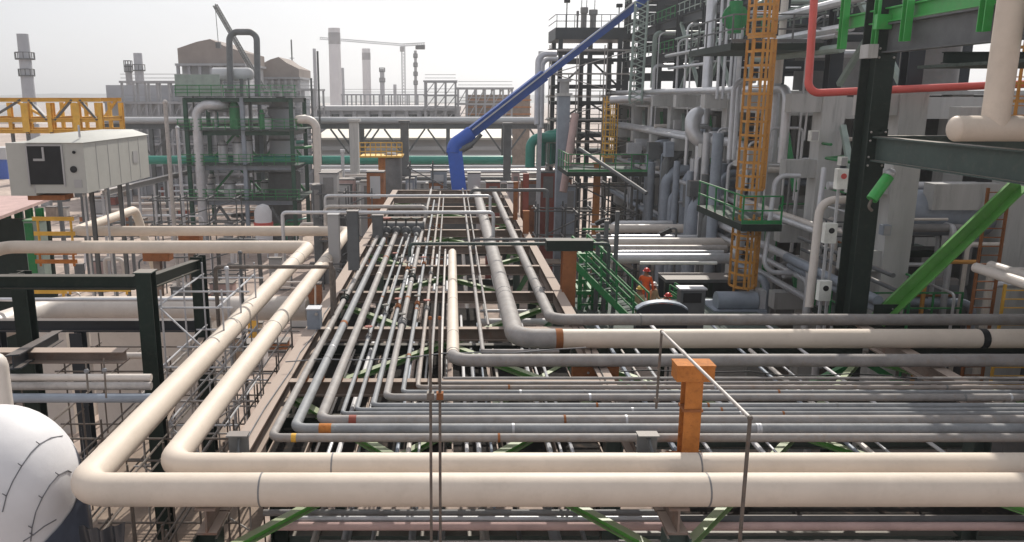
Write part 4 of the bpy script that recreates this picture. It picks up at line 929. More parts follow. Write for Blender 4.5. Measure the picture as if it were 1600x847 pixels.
# ================================================================== CENTRE MID: VESSELS AND STUFF BEYOND THE RACK
d = 75; q = at(611, 244, d); o = thing('process_column', 'dark grey column vessel with a yellow railed platform', 'vessel', (q.x, q.y, 0))
MB().lathe((q.x, q.y, 0), [(1.0, 0), (1.0, q.z - .2), (.5, q.z + .3)], 20).build('shell', 'grey_dark', o)
q2 = at(598, 242, d); ml = MB().box(q2.x - 2.0, q2.y - 1.5, q2.z - .15, q2.x + 1.9, q2.y + 1.5, q2.z).build('platform', 'yellow', o)
m_ = MB()
for k in range(9): m_.bar((q2.x - 1.95 + k*.48, q2.y - 1.45, q2.z), (q2.x - 1.95 + k*.48, q2.y - 1.45, q2.z + 1.2), .08, .08)
for hh in (.4, .8, 1.2): m_.bar((q2.x - 2, q2.y - 1.5, q2.z + hh), (q2.x + 1.9, q2.y - 1.5, q2.z + hh), .07, .09)
m_.build('guard_rail', 'yellow', o)
MB().box(q2.x - .35, q2.y - .9, 0, q2.x + .35, q2.y - .5, q2.z - .16).build('ladder', 'orange_primer', o)
for (px, pt, d, w_, mm, lab) in ((553, 190, 82, .9, 'concrete', 'pale concrete pillar beyond the rack, beside the yellow platform'), (632, 192, 80, .8, 'steel_grey', 'grey steel pillar right of the yellow platform'), (793, 196, 78, .7, 'steel_grey', 'grey steel pillar right of the blue boom'), (535, 238, 78, .3, 'galv', 'slim pale pole left of the concrete pillar'), (882, 128, 66, .7, 'concrete', 'pale concrete pillar under the small steel tower'), (846, 85, 68, .35, 'galv', 'slim pale pipe riser left of the small steel tower')):
    t = at(px, pt, d); o = thing('pillar', lab, 'pillar', (t.x, t.y, 0))
    MB().box(t.x - w_/2, t.y - w_/2, 0, t.x + w_/2, t.y + w_/2, t.z).build('shaft', mm, o)
    MB().box(t.x - w_*.7, t.y - w_*.7, t.z, t.x + w_*.7, t.y + w_*.7, t.z + .25).build('cap', mm, o)
pipe('thin pale pipe hooking over beside the small steel tower', [at(839, 195, 67), at(841, 84, 67), at(870, 84, 67)], .25, 'galv', None, 1.0, 10)
pipe('second pale pipe hooking over beside the small steel tower', [at(846, 200, 68), at(848, 92, 68), at(872, 92, 68)], .2, 'galv', None, .8, 10)
# ================================================================== RIGHT NEAR: TALL COLUMN, BEAMS, BRACE
XC, YC = 13.05, 25.0
tc2 = thing('steelwork', 'towering dark green steel column with bolted beams at the right', 'steel frame', (XC, YC, 0))
MB().ib((XC, YC + .45, 0), (XC, YC + .45, 20.5), .58, .95, .05, up=(0,1,0)).build('column', 'dark_green', tc2)
def ybeam(z0, z1, ya, yb, mm, wd=.34, X=XC, nm='beam'):
    return MB().ib((X, ya, (z0 + z1)/2), (X, yb, (z0 + z1)/2), wd, z1 - z0, .045).build(nm, mm, tc2)
zb1, zb0 = at(1378, 214, 24.3).z, at(1378, 254, 24.3).z
ybeam(zb0, zb1, YC - .03, 8, 'beam_green')
zu1, zu0 = at(1400, 36, 23.8).z, at(1400, 82, 23.8).z
ybeam(zu0, zu1, YC - .03, 7, 'steel_grey')
# bolted end plates
for z0, z1 in ((zb0, zb1), (zu0, zu1)):
    ep = MB().box(XC - .3, YC - .055, z0 - .22, XC + .3, YC - .031, z1 + .22).build('end_plate', 'dark_green', tc2)
    for zz in (z0 - .13, z0 + .13, z1 - .13, z1 + .13):
        for sx in (-.22, .22): MB().ball((XC + sx, YC - .07, zz), .035, 8).build('bolt', 'pole_light', ep)
# upper deck: soffit, floor channel and green posts
MB().box(XC + .2, 7, zu0 - .5, XC + 14, 23.6, zu0 - .42).build('deck', 'grating', tc2)
for Y in (22.4, 19.2, 16): MB().ib((XC + .2, Y, zu0 - .25), (XC + 14, Y, zu0 - .25), .2, .3).build('joist', 'dark_green', tc2)
MB().chan((XC - .1, YC + 3, zu1 + .24), (XC - .1, 7, zu1 + .24), .16, .42).build('edge_channel', 'bright_green', tc2)
MB().chan((XC - .1, YC + 3, zu1 + 1.05), (XC - .1, 7, zu1 + 1.05), .1, .14).build('rail', 'bright_green', tc2)
for px, dd in ((1345, 26.2), (1388, 24.1), (1418, 22.6), (1528, 19.3)):
    X = at(px, 40, dd)
    MB().chan((XC - .28, X.y, zu0 + .25), (XC - .28, X.y, zu1 + 3.2), .2, .26, .03, up=(0,1,0)).build('post', 'bright_green', tc2)
# small bracket on the column
q = at(1342, 75, 25); MB().box(q.x - .25, YC - .2, q.z - .35, q.x + .05, YC + .3, q.z + .05).build('bracket', 'concrete', tc2)
q = at(1352, 35, 25); MB().box(q.x - .3, YC - .25, q.z - .3, q.x + .15, YC - .05, q.z + .12).build('bracket', 'bright_green', tc2)
# bright green diagonal
p0 = ony(1366, 500, 25.5); p1 = ony(1590, 285, 25.5)
MB().ib((XC + .3, 25.5, (zb0 + zb1)/2), (24, 25.5, (zb0 + zb1)/2), .34, zb1 - zb0, .045).build('beam', 'beam_green', tc2)
br = MB().bar(p0, p1, .04, .3).bar(p0, p1, .4, .04, ou=-.17, os=.18).bar(p0, p1, .12, .035, ou=.168, os=-.02).build('diagonal_brace', 'brace_green'); tag(br, 'bright green diagonal steel brace leaning from the tall dark column', 'brace')
gp = MB().box(p0.x - .1, 25.40, p0.z - .2, p0.x + .75, 25.43, p0.z + .55).build('gusset_plate', 'dark_green', br)
for dx, dz in ((.1, .0), (.3, .2), (.5, .4), (.28, -.02), (.5, .18)): MB().ball((p0.x + dx, 25.385, p0.z + dz), .03, 8).build('bolt', 'pole_light', gp)
# green turnbuckle on the column
q0, q1 = at(1388, 276, 24.2), at(1362, 312, 24.2); o = thing('chain_hoist', 'bright green hoist hanging on the tall dark column', 'hoist', q1)
MB().tube([q0, q1], .17, 12).build('body', 'bright_green', o)
MB().ball(q0 + V(.06, 0, .1), .15, 10).build('swivel', 'galv', o); MB().tube([q1, q1 + V(-.08, 0, -.22), q1 + V(.05, 0, -.34)], .045, 8).build('hook', 'pole', o)
# cream pipe with riser on the beam
yP = 18.6; a = ony(1486, 201, yP); rP = .29
pp = pipe('large cream pipe with a blunt end lying on the dark beam, with a riser', [(a.x + .1, yP, a.z), (24, yP, a.z)], rP, 'cream', n=28)
MB().ball((a.x + .12, yP, a.z), rP, 20, (.6, 1, 1)).build('end_cap', 'cream', pp)
t = ony(1553, 201, yP); MB().cyl((t.x, yP, t.z), (t.x, yP, 24), .285, 28).build('riser', 'cream', pp)
# red pipe
a = at(1262, 146, 27.2); e = at(1560, 133, 27.2)
pipe('red fire water pipe rising and turning beside the dark steel columns', [at(1274, -30, 27.4), a, e, e + V(12, 0, .4)], .13, 'red', None, .35, 14)
a = at(1120, 150, 58); pipe('bright horizontal pipe along the top of the grey concrete frame', [at(955, 156, 64), at(1118, 148, 58), at(1116, 180, 58)], .3, 'alu', None, .8, 12)

# ================================================================== RIGHT: CONCRETE FRAME WITH STEEL ABOVE
cf = thing('concrete_frame', 'grey concrete pipe-support frame with corbels, receding on the right', 'concrete frame', (16, 50, 0))
XF = 16.0; DS = [22.7 + 5.78 * k for k in range(10)]; YS = [d_ / CP - .3 for d_ in DS]
CL = (15.75, 13.0, 10.2, 7.2)
for k, Y in enumerate(YS):
    xo = 2.9 if k == 0 else 0
    MB().box(XF + xo - .48, Y - .45, 0, XF + xo + .48, Y + .45, 16.1).build('column', 'concrete', cf)
    for i, z in enumerate(CL):
        if k == 0: continue
        MB().box(XF - 1.75, Y - .33, z - .38, XF + xo - .483, Y + .33, z + .38).build('corbel', 'concrete', cf)
    if 2 < k < 9:
        MB().box(XF - .3, Y + .453, 15.2, XF + .3, YS[k+1] - .453, 16.05).build('edge_beam', 'concrete', cf)
        if k > 3: MB().box(XF - .25, Y + .453, 9.7, XF + .25, YS[k+1] - .453, 10.4).build('edge_beam', 'concrete', cf)
for k, Y in enumerate(YS):
    MB().box(XF + 8.5, Y - .45, 0, XF + 9.5, Y + .45, 16.1).build('rear_column', 'concrete', cf)
    if k < 2: continue
    MB().box(XF + .483, Y - .3, 15.1, XF + 8.497, Y + .3, 16.0).build('cross_beam', 'concrete', cf)
    MB().box(XF + .483, Y - .3, 9.6, XF + 8.497, Y + .3, 10.4).build('cross_beam', 'concrete', cf)
MB().box(XF - .28, YS[3] - 1, 16.11, XF + 12, YS[-1] + 1, 16.3).build('roof_slab', 'concrete', cf)
qa, qb = at(1450, 306, 30.5), at(1580, 306, 30.5)
MB().box(qb.x - .5, qa.y - .45, 0, qb.x + .5, qa.y + .45, 16.1).build('column', 'concrete', cf)
MB().box(qa.x, qa.y - .35, qa.z - .5, qb.x - .503, qa.y + .35, qa.z + .48).build('corbel', 'concrete', cf)
MB().box(qa.x + .6, qa.y - .35, qa.z + 2.4, qb.x - .503, qa.y + .35, qa.z + 3.3).build('corbel', 'concrete', cf)
# dark wall added behind the concrete frame so its bays stay dark
o = thing('clad_wall', 'dark grey clad wall added to darken the bays behind the concrete frame', 'wall', (XF + 12.5, 50, 0)); MB().box(XF + 12, 20, 0, XF + 12.4, YS[-1] + 4, 16.1).build('panel', 'steel_grey', o)
MB().box(XF - .2, YS[-1] + 3, 0, XF + 11.9, YS[-1] + 3.3, 16.1).build('end_panel', 'steel_grey', o)
# dark steel structure on top
st = thing('steel_structure', 'tall dark steel structure with many beam levels above the concrete frame', 'steel structure', (XF + 4, 50, 16.3))
topz = lambda k: 16 + 150 * DS[k] / 1288 + 2.0
lvs = [17.7, 18.9, 20.2, 21.2, 22.6, 23.8, 26.0]
for k in range(1, 10):
    Y = YS[k]
    for X in (XF, XF + 9):
        MB().ib((X, Y, 16.301), (X, Y, topz(k)), .54, .54, up=(0,1,0)).build('column', 'navy', st)
    for z in lvs:
        if z > topz(k) - .3 or (k < 4 and z in (17.7, 20.2, 22.6)): continue
        MB().ib((XF + .32, Y, z), (XF + 8.7, Y, z), .3, .55).build('cross_beam', 'navy', st)
for z in (18.9, 21.2, 23.8, 26.0):
    for k in range(1, 9):
        if z > topz(k) - .3: continue
        for X in ((XF,) if k < 3 else (XF, XF + 9)):
            MB().ib((X, YS[k] + .33, z - .02), (X, YS[k+1] - .33, z - .02), .3, .6).build('long_beam', 'navy', st)
for k in (1, 4, 5):
    for z0, z1 in ((16.5, 21.0), (21.4, 25.8)):
        if z1 > topz(k) + 1.5: continue
        y0, y1_ = YS[k] + .4, YS[k+1] - .4
        MB().bar((XF - .1, y0, z0), (XF - .1, y1_, z1), .2, .2).build('brace', 'brace_pale', st); MB().bar((XF + .12, y1_, z0), (XF + .12, y0, z1), .2, .2).build('brace', 'brace_pale', st)
for z in (18.9, 21.2, 23.8):
    for k in range(1, 9):
        if z > topz(k) - .8: continue
        m_ = MB()
        for hh in (.55, 1.05): m_.bar((XF - .36, YS[k] + .3, z + hh), (XF - .36, YS[k+1] - .3, z + hh), .05, .06)
        for q_ in range(5): m_.bar((XF - .36, YS[k] + .4 + q_ * 1.2, z + .3), (XF - .36, YS[k] + .4 + q_ * 1.2, z + 1.05), .05, .05)
        m_.build('guard_rail', 'brace_pale' if k % 3 else 'green', st)
MB().box(XF + .5, YS[4] + .5, 18.9 + .3, XF + 8.5, YS[5] - .5, 18.9 + .36).build('grating', 'green', st)
for i in range(3):
    Y = YS[2] + i * 5.78 + 2.6
    o = thing('process_drum', 'dark process drum standing inside the tall dark steel structure', 'drum', (XF + 5.5, Y, 16.4), 'drums inside the dark steel structure')
    MB().lathe((XF + 5.5, Y, 16.4), [(1.2, 0), (1.2, 3.2), (.7, 3.7)], 18).build('shell', 'grey_dark', o)
for i, (X, z, r, mm) in enumerate(((XF - 1.4, 16.35, .2, 'alu'), (XF - 1.0, 13.6, .25, 'galv'), (XF - 1.55, 13.55, .16, 'alu'), (XF - 1.45, 10.75, .13, 'galv'), (XF - .9, 10.75, .16, 'pale'), (XF - 1.1, 7.75, .15, 'galv'), (XF - 1.6, 7.75, .18, 'blue_grey'))):
    y0 = YS[1] + 2.5 if i in (3, 4, 5) else YS[2 + i % 3] + 1
    pipe('long pipe resting on the concrete corbels, running into the distance', [(X, y0, z - 3.2), (X, y0, z), (X, YS[-1], z)], r, mm, 'pipes on the concrete corbels', n=12)
# vertical pipes against the frame
vl = 'vertical blue-grey riser standing before the concrete frame'
for i in range(38):
    px = rnd.uniform(978, 1135); dd = 1258 * rnd.uniform(13.6, 15.0) / (px - 705)
    t = at(px, rnd.uniform(205, 330), dd); r = rnd.choice((.07, .1, .14, .2, .28, .36))
    pth = [(t.x, t.y, 0), (t.x, t.y, t.z)]
    if i % 3: pth.append((t.x + 2.2, t.y + rnd.uniform(-.3, .3), t.z))
    pipe(vl, pth, r, rnd.choice(('blue_grey', 'blue_grey', 'steel_grey', 'galv')), 'blue-grey risers before the concrete frame', n=12)
for i in range(16):
    px = rnd.uniform(985, 1120); dd = 1258 * rnd.uniform(13.8, 15.2) / (px - 705); t = at(px, rnd.uniform(225, 330), dd); w_ = rnd.uniform(.5, 1.1); hh = rnd.uniform(.6, 1.4)
    o = thing('instrument_cabinet', 'blue-grey cabinet on a stand among the risers before the concrete frame', 'cabinet', (t.x, t.y, 0), 'cabinets among the risers')
    MB().box(t.x - w_/2, t.y - .3, t.z - hh/2, t.x + w_/2, t.y + .3, t.z + hh/2).build('body', rnd.choice(('blue_grey', 'steel_grey', 'galv')), o)
    MB().box(t.x - .08, t.y - .08, 0, t.x + .08, t.y + .08, t.z - hh/2 - .002).build('stand', 'steel_grey', o)
for i in range(9):
    px = 1075 + 16 * i; dd = 1258 * 14.2 / (px - 705); t = at(px, 205 + rnd.uniform(-20, 60), dd); h_ = rnd.uniform(2, 4); L_ = rnd.uniform(.8, 2.0)
    pipe('bright square pipe loop on the face of the concrete frame', [(t.x, t.y, t.z - h_), (t.x, t.y, t.z), (t.x + L_, t.y, t.z), (t.x + L_, t.y, t.z - h_ * .7)], rnd.choice((.06, .09, .12)), rnd.choice(('alu', 'galv', 'pale')), 'square pipe loops on the concrete frame', .25, 10)
# bright pipes at the top left of the ladder
pipe('tall bright riser passing in front of the dark steel structure', [at(1115, -40, 47), at(1103, 160, 47), at(1100, 195, 47)], .3, 'alu', None, n=14)
pipe('fat bright pipe curling down like a hook below the tall bright riser', [at(1100, 176, 47.2), at(1082, 180, 47), at(1081, 217, 47), at(1130, 225, 47)], .42, 'alu', None, .9, 16)
for i, px in enumerate((1122, 1132, 1143, 1150)):
    pipe('slim grey riser beside the orange caged ladder', [at(px + 8, -20, 42), at(px - 2 - 1.2 * i, 155, 42)], .08, 'galv', 'slim risers beside the ladder', n=8)
pipe('pale pipe arching over behind the orange caged ladder, outer one', [at(1139, 250, 37), at(1147, 128, 37), at(1180, 122, 37)], .11, 'galv', None, .6, 10)
pipe('pale pipe arching over behind the orange caged ladder, inner one', [at(1146, 250, 37.4), at(1155, 131, 37.4), at(1180, 126, 37.4)], .11, 'galv', None, .5, 10)
pipe('rounded grey pipe loop on the concrete column right of the ladder', [at(1250, 275, 33.2), at(1212, 274, 33.2), at(1192, 425, 33.2), at(1240, 427, 33.2)], .1, 'galv', None, .5, 10)
pipe('grey pipe frame to the right of the loop, stepping down the column', [at(1288, 262, 30.5), at(1262, 470, 30.5)], .1, 'galv', None, .5, 10)
pipe('pale pipe with a bend meeting the tall dark column', [at(1330, 312, 29.5), at(1282, 313, 29.5), at(1264, 480, 29.5)], .15, 'pale', None, .6, 12)
for i, (pa, pb2, r) in enumerate((((1090, 334), (1268, 411), .17), ((1090, 350), (1265, 424), .12))):
    a = onx(*pa, 14.2); b = onx(*pb2, 14.2); pipe(('upper', 'lower')[i] + ' of two grey pipes sloping past the foot of the loop', [(14.2, a.y, a.z), (14.2, b.y, a.z), (14.2, b.y, a.z - 2.5)], r, 'galv', None, .35, 12)
for i, (pa, pb2) in enumerate((((1525, 418), (1640, 452)), ((1548, 415), (1640, 440)))):
    a = onx(*pa, 14.5 + i * .6); b = onx(*pb2, 14.5 + i * .6); pipe(('bright pipe end pointing at the orange ladder at the right edge', 'bright pipe just behind the one pointing at the orange ladder')[i], [(a.x, a.y, a.z), (a.x, b.y - 3, a.z)], .14, 'pale', None, n=12)
# pipes running into the corner behind the green diagonal
for i, (pa, pb2, r) in enumerate((((1340, 455), (1450, 500), .18), ((1345, 470), (1440, 510), .14), ((1365, 418), (1520, 470), .08), ((1370, 440), (1510, 485), .08))):
    a = onx(*pa, 14.0 + .2*i); b = onx(*pb2, 14.0 + .2*i); pipe('grey pipe running low behind the green diagonal brace', [(a.x, a.y + 6, a.z), (a.x, max(25.6, b.y - 2), a.z)], r, 'blue_grey' if i < 2 else 'steel_grey', 'low pipes behind the green diagonal', n=12)
# ------------------------------------------------ caged ladders and platforms
def caged_ladder(label, x, y, z0, z1, mm='ladder_orange', w_=.5, cage0=2.2, rad=.42, face=-1):
    o = thing('caged_ladder', label, 'ladder', (x, y, z0))
    for s in (-1, 1): MB().bar((x + s*w_/2, y, z0), (x + s*w_/2, y, z1), .07, .09).build('stile', mm, o)
    m_ = MB(); z = z0 + .3
    while z < z1: m_.bar((x - w_/2, y, z), (x + w_/2, y, z), .035, .035); z += .3
    m_.build('rung', mm, o)
    if cage0 is not None:
        m_ = MB(); z = z0 + cage0; hoops = []
        A = [math.pi * (k / 10) for k in range(11)]
        while z < z1:
            hp = MB(); hoops.append(hp)
            p_ = [V(x + rad*1.05*math.cos(t), y + face*(rad*1.6*math.sin(t)), z) for t in A]
            for u, v in zip(p_, p_[1:]): hp.bar(u, v, .03, .1)
            z += .55
        for k in (0, 2, 4, 5, 6, 8, 10):
            t = A[k]; m_.bar((x + rad*1.06*math.cos(t), y + face*(rad*1.61*math.sin(t)), z0 + cage0), (x + rad*1.06*math.cos(t), y + face*(rad*1.61*math.sin(t)), z1 - .1), .1, .03)
        cg = m_.build('cage', mm, o)
        for hp in hoops: hp.build('hoop', mm, cg)
    return o
a = at(1157, 462, 34.5); zt_ = at(1166, 340, 34.3).z
caged_ladder('orange caged ladder below the dark platform with green rails', a.x, a.y, a.z, zt_ + .2, rad=.5, w_=.62, cage0=.5)
zt2 = at(1180, 70, 33.8).z
caged_ladder('long orange caged ladder between the two dark platforms', a.x + .05, a.y + .1, zt_ + .3, zt2 + .2, rad=.5, w_=.62, cage0=1.0)
caged_ladder('orange caged ladder above the upper dark platform', a.x + .05, a.y + .2, zt2 + .3, zt2 + 1.9, rad=.5, w_=.62, cage0=.0)
def platform(label, x0, y0, x1, y1_, z, mm='green', th=.22, rh=1.15, gap=None):
    o = thing('access_platform', label, 'platform', ((x0+x1)/2, (y0+y1_)/2, z))
    MB().box(x0, y0, z - th, x1, y1_, z).build('deck', 'grating', o)
    MB().box(x0 - .03, y0 - .04, z - th*1.2, x1 + .03, y0 - .003, z + .02).box(x0 - .04, y0, z - th*1.2, x0 - .003, y1_, z + .02).build('edge_channel', 'dark_green', o)
    pts = []
    n = max(2, int((x1-x0)/1.0)); pts += [(x0 + (x1-x0)*k/n, y0 + .04) for k in range(n + 1)]
    n = max(2, int((y1_-y0)/1.2)); pts += [(x0 + .04, y0 + (y1_-y0)*k/n) for k in range(1, n + 1)]
    m_ = MB()
    for hh in (rh * .5, rh): m_.bar((x0, y0, z + hh), (x1, y0, z + hh), .05, .06); m_.bar((x0, y0, z + hh), (x0, y1_, z + hh), .05, .06)
    m_.box(x0, y0 - .002, z + .03, x1, y0 + .018, z + .18)
    gr_ = m_.build('guard_rail', mm, o)
    for (x, y) in pts: MB().bar((x, y, z + .001), (x, y, z + rh), .06, .06).build('post', mm, gr_)
    return o
xa_ = at(1152, 338, 33.2).x
platform('dark platform with green rails under the long orange ladder', xa_ - .1, a.y - 1.5, xa_ + 1.45, a.y + 4.5, zt_)
b = at(1190, 62, 33); c_ = at(1286, 60, 33)
platform('dark platform with green rails at the top of the long orange ladder', b.x - 1.2, b.y, c_.x, b.y + 6, zt2, 'steel_grey')
o = thing('valve_stand', 'green valve stand on the upper dark platform', 'valve', at(1147, 50, 37)); q = at(1147, 52, 37)
MB().cyl(q, q + V(0, 0, 1.4), .3, 12).build('body', 'green', o); MB().lathe(q + V(0, 0, .7), [(.6, -.05), (.6, .05)], 14, (0,1,0)).build('handwheel', 'green', o)
q = at(1590, 185, 26); caged_ladder('orange caged ladder at the right edge beside the cream riser', q.x, q.y, q.z - .2, q.z + 3, rad=.5, w_=.7, cage0=.2)
q = at(1592, 490, 27); caged_ladder('yellow ladder tower low at the right edge above the cream run', q.x, q.y, q.z - 4, at(1592, 442, 27).z, 'yellow', 1.2, None)
q = at(1540, 440, 27); o = caged_ladder('brown ladder behind the green diagonal brace', q.x, q.y, q.z - 6, at(1540, 290, 27).z, 'rust', .7, None)
q = at(1170, 470, 34); o = thing('equipment_skid', 'blue-grey equipment skid at the foot of the lower orange ladder', 'equipment', (q.x, q.y, 0))
MB().box(q.x - 1.6, q.y - .5, q.z - 1.2, q.x + .6, q.y + 1.5, q.z - .3).build('base', 'blue_grey', o); MB().cyl((q.x - 1.4, q.y, q.z), (q.x + .3, q.y, q.z), .4, 14).build('drum', 'blue_grey', o); MB().box(q.x + .35, q.y - .3, q.z - .29, q.x + .6, q.y + .3, q.z + .5).build('motor_end', 'galv', o)
MB().box(q.x - 1.2, q.y + .2, 0, q.x + .2, q.y + 1, q.z - 1.21).build('plinth', 'concrete', o)
platform('green platform low behind the green diagonal brace', 14.4, 28.4, 18.6, 31.0, 7.9)
platform('dark railed walkway above the low green platform', 15.2, 31.6, 19.5, 33.2, 10.0, 'steel_grey')
for i in range(14):
    px = rnd.uniform(1385, 1590); py = rnd.uniform(330, 470); t = at(px, py, rnd.uniform(28, 31.5)); L_ = rnd.uniform(1, 3)
    if i % 2: pth = [(t.x, t.y, t.z - 6), (t.x, t.y, t.z), (t.x + L_, t.y, t.z)]
    else: pth = [(t.x, t.y + 4, t.z), (t.x, t.y, t.z), (t.x, t.y, t.z - 4)]
    pipe('slim pipe among the equipment behind the green diagonal brace', pth, rnd.choice((.05, .08, .12)), rnd.choice(('galv', 'pale', 'alu', 'green', 'rust', 'ladder_orange')), 'slim pipes behind the green diagonal', .2, 8)
# white gauge boxes by the column
for i, (px, py, lab) in enumerate(((1318, 280, 'small white instrument box with red marks beside the tall column'), (1299, 365, 'small white instrument box half way down beside the tall column'), (1290, 455, 'small white instrument box near the foot of the tall column'))):
    q = at(px, py, 28); o = thing('instrument_box', lab, 'instrument box', q)
    MB().box(q.x - .22, q.y, q.z - .35, q.x + .2, q.y + .25, q.z + .35).build('case', 'white_plastic', o)
    MB().cyl((q.x, q.y - .02, q.z + .1), (q.x, q.y - .001, q.z + .1), .1, 12).build('dial', 'red' if i == 0 else 'black', o)
    MB().bar((q.x, q.y + .3, q.z - 7), (q.x, q.y + .3, q.z + .3), .08, .08).build('stand', 'galv', o)
# big dark equipment behind the concrete
for i in range(7):
    Y = YS[0] + 2 + i * 6.2; z = (4.5, 11.6, 6.5)[i % 3]; r = (1.3, .9, 1.1)[i % 3]
    o = thing('horizontal_drum', 'big grey horizontal drum in the shade behind the concrete columns', 'drum', (XF + 5, Y, z), 'drums behind the concrete columns')
    MB().cyl((XF + 1.5, Y, z), (XF + 8, Y, z), r, 20).build('shell', ('grey_dark', 'blue_grey', 'steel_grey')[i % 3], o)
    MB().ball((XF + 1.5, Y, z), r, 18, (.5, 1, 1)).build('end_cap', ('grey_dark', 'blue_grey', 'steel_grey')[i % 3], o)
for i in range(26):
    Y = rnd.uniform(YS[1] + 1, YS[-2]); z = rnd.choice((3, 5.6, 8.4, 11.2, 12.4, 14.2)) + rnd.uniform(-.3, .3); x = XF + rnd.uniform(.8, 7)
    pipe('cross pipe in the shade between the concrete columns', [(XF - rnd.uniform(0.6, 1.6), Y, z), (x, Y, z), (x, Y, z - 2.2)], rnd.choice((.1, .16, .24)), rnd.choice(('galv', 'grey_dark', 'blue_grey', 'pale')), 'cross pipes between the concrete columns', .5, 10)
for i in range(16):
    k = i % 8 + 1; Y = YS[k] + 1.2 + 2.4 * (i // 8); z = (5.2, 11.8)[i // 8 % 2]
    MB_ = MB(); MB_.bar((XF - .2, Y - 1.4, z), (XF + .3, Y + 1.6, z + 3.0), .22, .22)
    tag(MB_.build('brace', 'green' if i % 2 else 'brace_pale'), 'slanting steel brace between the concrete columns', 'brace', 'slanting braces between the concrete columns')
for i in range(22):
    k = 1 + i % 6; Y = YS[k] + rnd.uniform(.6, 4.8); r = rnd.choice((.05, .08, .12, .18)); z1 = rnd.uniform(17.5, 22)
    if i % 3: pth = [(XF - .6, Y, z1 - rnd.uniform(4, 9)), (XF - .6, Y, z1), (XF + 3, Y, z1)]
    else: pth = [(XF - .75, Y, z1), (XF - .75, Y + 9, z1)]
    pipe('pale pipe on the outer face of the dark steel structure', pth, r, rnd.choice(('galv', 'alu', 'pale', 'brace_pale')), 'pipes on the face of the dark structure', .4, 8)
for i in range(34):
    k = 1 + i % 4; Y = YS[k] + rnd.uniform(.7, 5.0); r = rnd.choice((.04, .06, .09, .13)); z1 = rnd.uniform(8, 14.8); x = XF + rnd.uniform(-.8, .6)
    if i % 2: pth = [(x, Y, z1 - rnd.uniform(2, 5)), (x, Y, z1), (x + rnd.uniform(.8, 3), Y, z1)]
    else: pth = [(x, Y, z1), (x, Y + rnd.uniform(1, 4), z1), (x + 1.5, Y + 4.1, z1)]
    pipe('small conduit between the near concrete columns', pth, r, rnd.choice(('galv', 'alu', 'pale', 'green', 'blue_grey', 'grey_dark')), 'small conduits between the columns', .2, 8)
for i in range(14):
    k = 1 + i % 5; Y = YS[k] + rnd.choice((-.6, .7, 2.6)); z1 = rnd.uniform(8, 14.5); x = XF - rnd.uniform(.5, 1.0); w_ = rnd.uniform(.25, .6)
    o = thing('junction_box', 'grey junction box fixed between the near concrete columns', 'junction box', (x, Y, z1), 'junction boxes on the concrete columns')
    MB().box(x - w_/2, Y - .15, z1, x + w_/2, Y + .15, z1 + w_ * 1.3).build('case', rnd.choice(('white_plastic', 'galv', 'wall_grey', 'blue_grey')), o)
    MB().box(x - w_*.4, Y - .17, z1 + w_*.1, x + w_*.4, Y - .152, z1 + w_ * 1.2).build('door', 'wall_grey', o)
# ------------------------------------------------ small steel tower with roof deck
d = 72; x0, x1 = at(872, 100, d).x, at(972, 100, d).x; yq = at(872, 100, d).y
tw = thing('steel_tower', 'small open steel tower with a railed roof deck and vents', 'steel tower', ((x0+x1)/2, yq, 0))
zr0, zr1 = at(900, 62, d).z, at(900, 44, d).z
for X in (x0 + .2, (x0+x1)/2, x1 - .2):
    for Y in (yq + .2, yq + 5): MB().bar((X, Y, 0), (X, Y, zr0), .38, .38).build('column', 'navy', tw)
MB().box(x0 - .3, yq, zr0, x1 + .6, yq + 5.4, zr1).build('roof_deck', 'navy', tw)
zlist = [at(900, py, d).z for py in (78, 93, 134, 160, 188, 212, 240)]
for i, z in enumerate(zlist):
    for yo in (0, 5): MB().box(x0 - .2, yq + yo - .1, z - .22, x1 + .2, yq + yo + .1, z + .1).build('beam', 'navy', tw)
    if i > 1: MB().box(x0, yq + .15, z + .02, x1, yq + 4.8, z + .08).build('floor_grating', 'grating', tw)
    if i > 1:
        m_ = MB()
        for hh in (.5, 1.0): m_.bar((x0 - .2, yq - .16, z + hh), (x1 + .2, yq - .16, z + hh), .05, .06)
        for k in range(7): m_.bar((x0 + (x1-x0)*k/6, yq - .16, z + .1), (x0 + (x1-x0)*k/6, yq - .16, z + 1), .06, .06)
        m_.build('guard_rail', 'steel_grey', tw)
xm = (x0 + x1) / 2
for i, (za, zc) in enumerate(((zlist[2], zlist[1]), (zlist[4], zlist[3]), (zlist[6], zlist[5]))):
    MB().bar((x0 + .3, yq + .15, za), (xm, yq + .15, zc), .16, .16).bar((x1 - .3, yq + .15, za), (xm, yq + .15, zc), .16, .16).build('brace', 'navy', tw)
m_ = MB()
for k in range(9): m_.bar((x0 + (x1 - x0 + .6)*k/8 - .2, yq + .05, zr1), (x0 + (x1 - x0 + .6)*k/8 - .2, yq + .05, zr1 + 1.1), .06, .06)
for hh in (.55, 1.1): m_.bar((x0 - .3, yq + .05, zr1 + hh), (x1 + .5, yq + .05, zr1 + hh), .05, .06); m_.bar((x0 - .3, yq, zr1 + hh), (x0 - .3, yq + 5.3, zr1 + hh), .05, .06)
m_.build('guard_rail', 'steel_grey', tw)
for px, hh, r in ((910, 1.9, .35), (924, 1.7, .4), (900, 1.6, .12)):
    X = at(px, 40, d + 2).x; MB().lathe((X, yq + 2, zr1), [(r * .7, 0), (r * .7, hh * .7), (r, hh * .75), (r, hh)], 12).build('vent', 'grey_dark', tw)
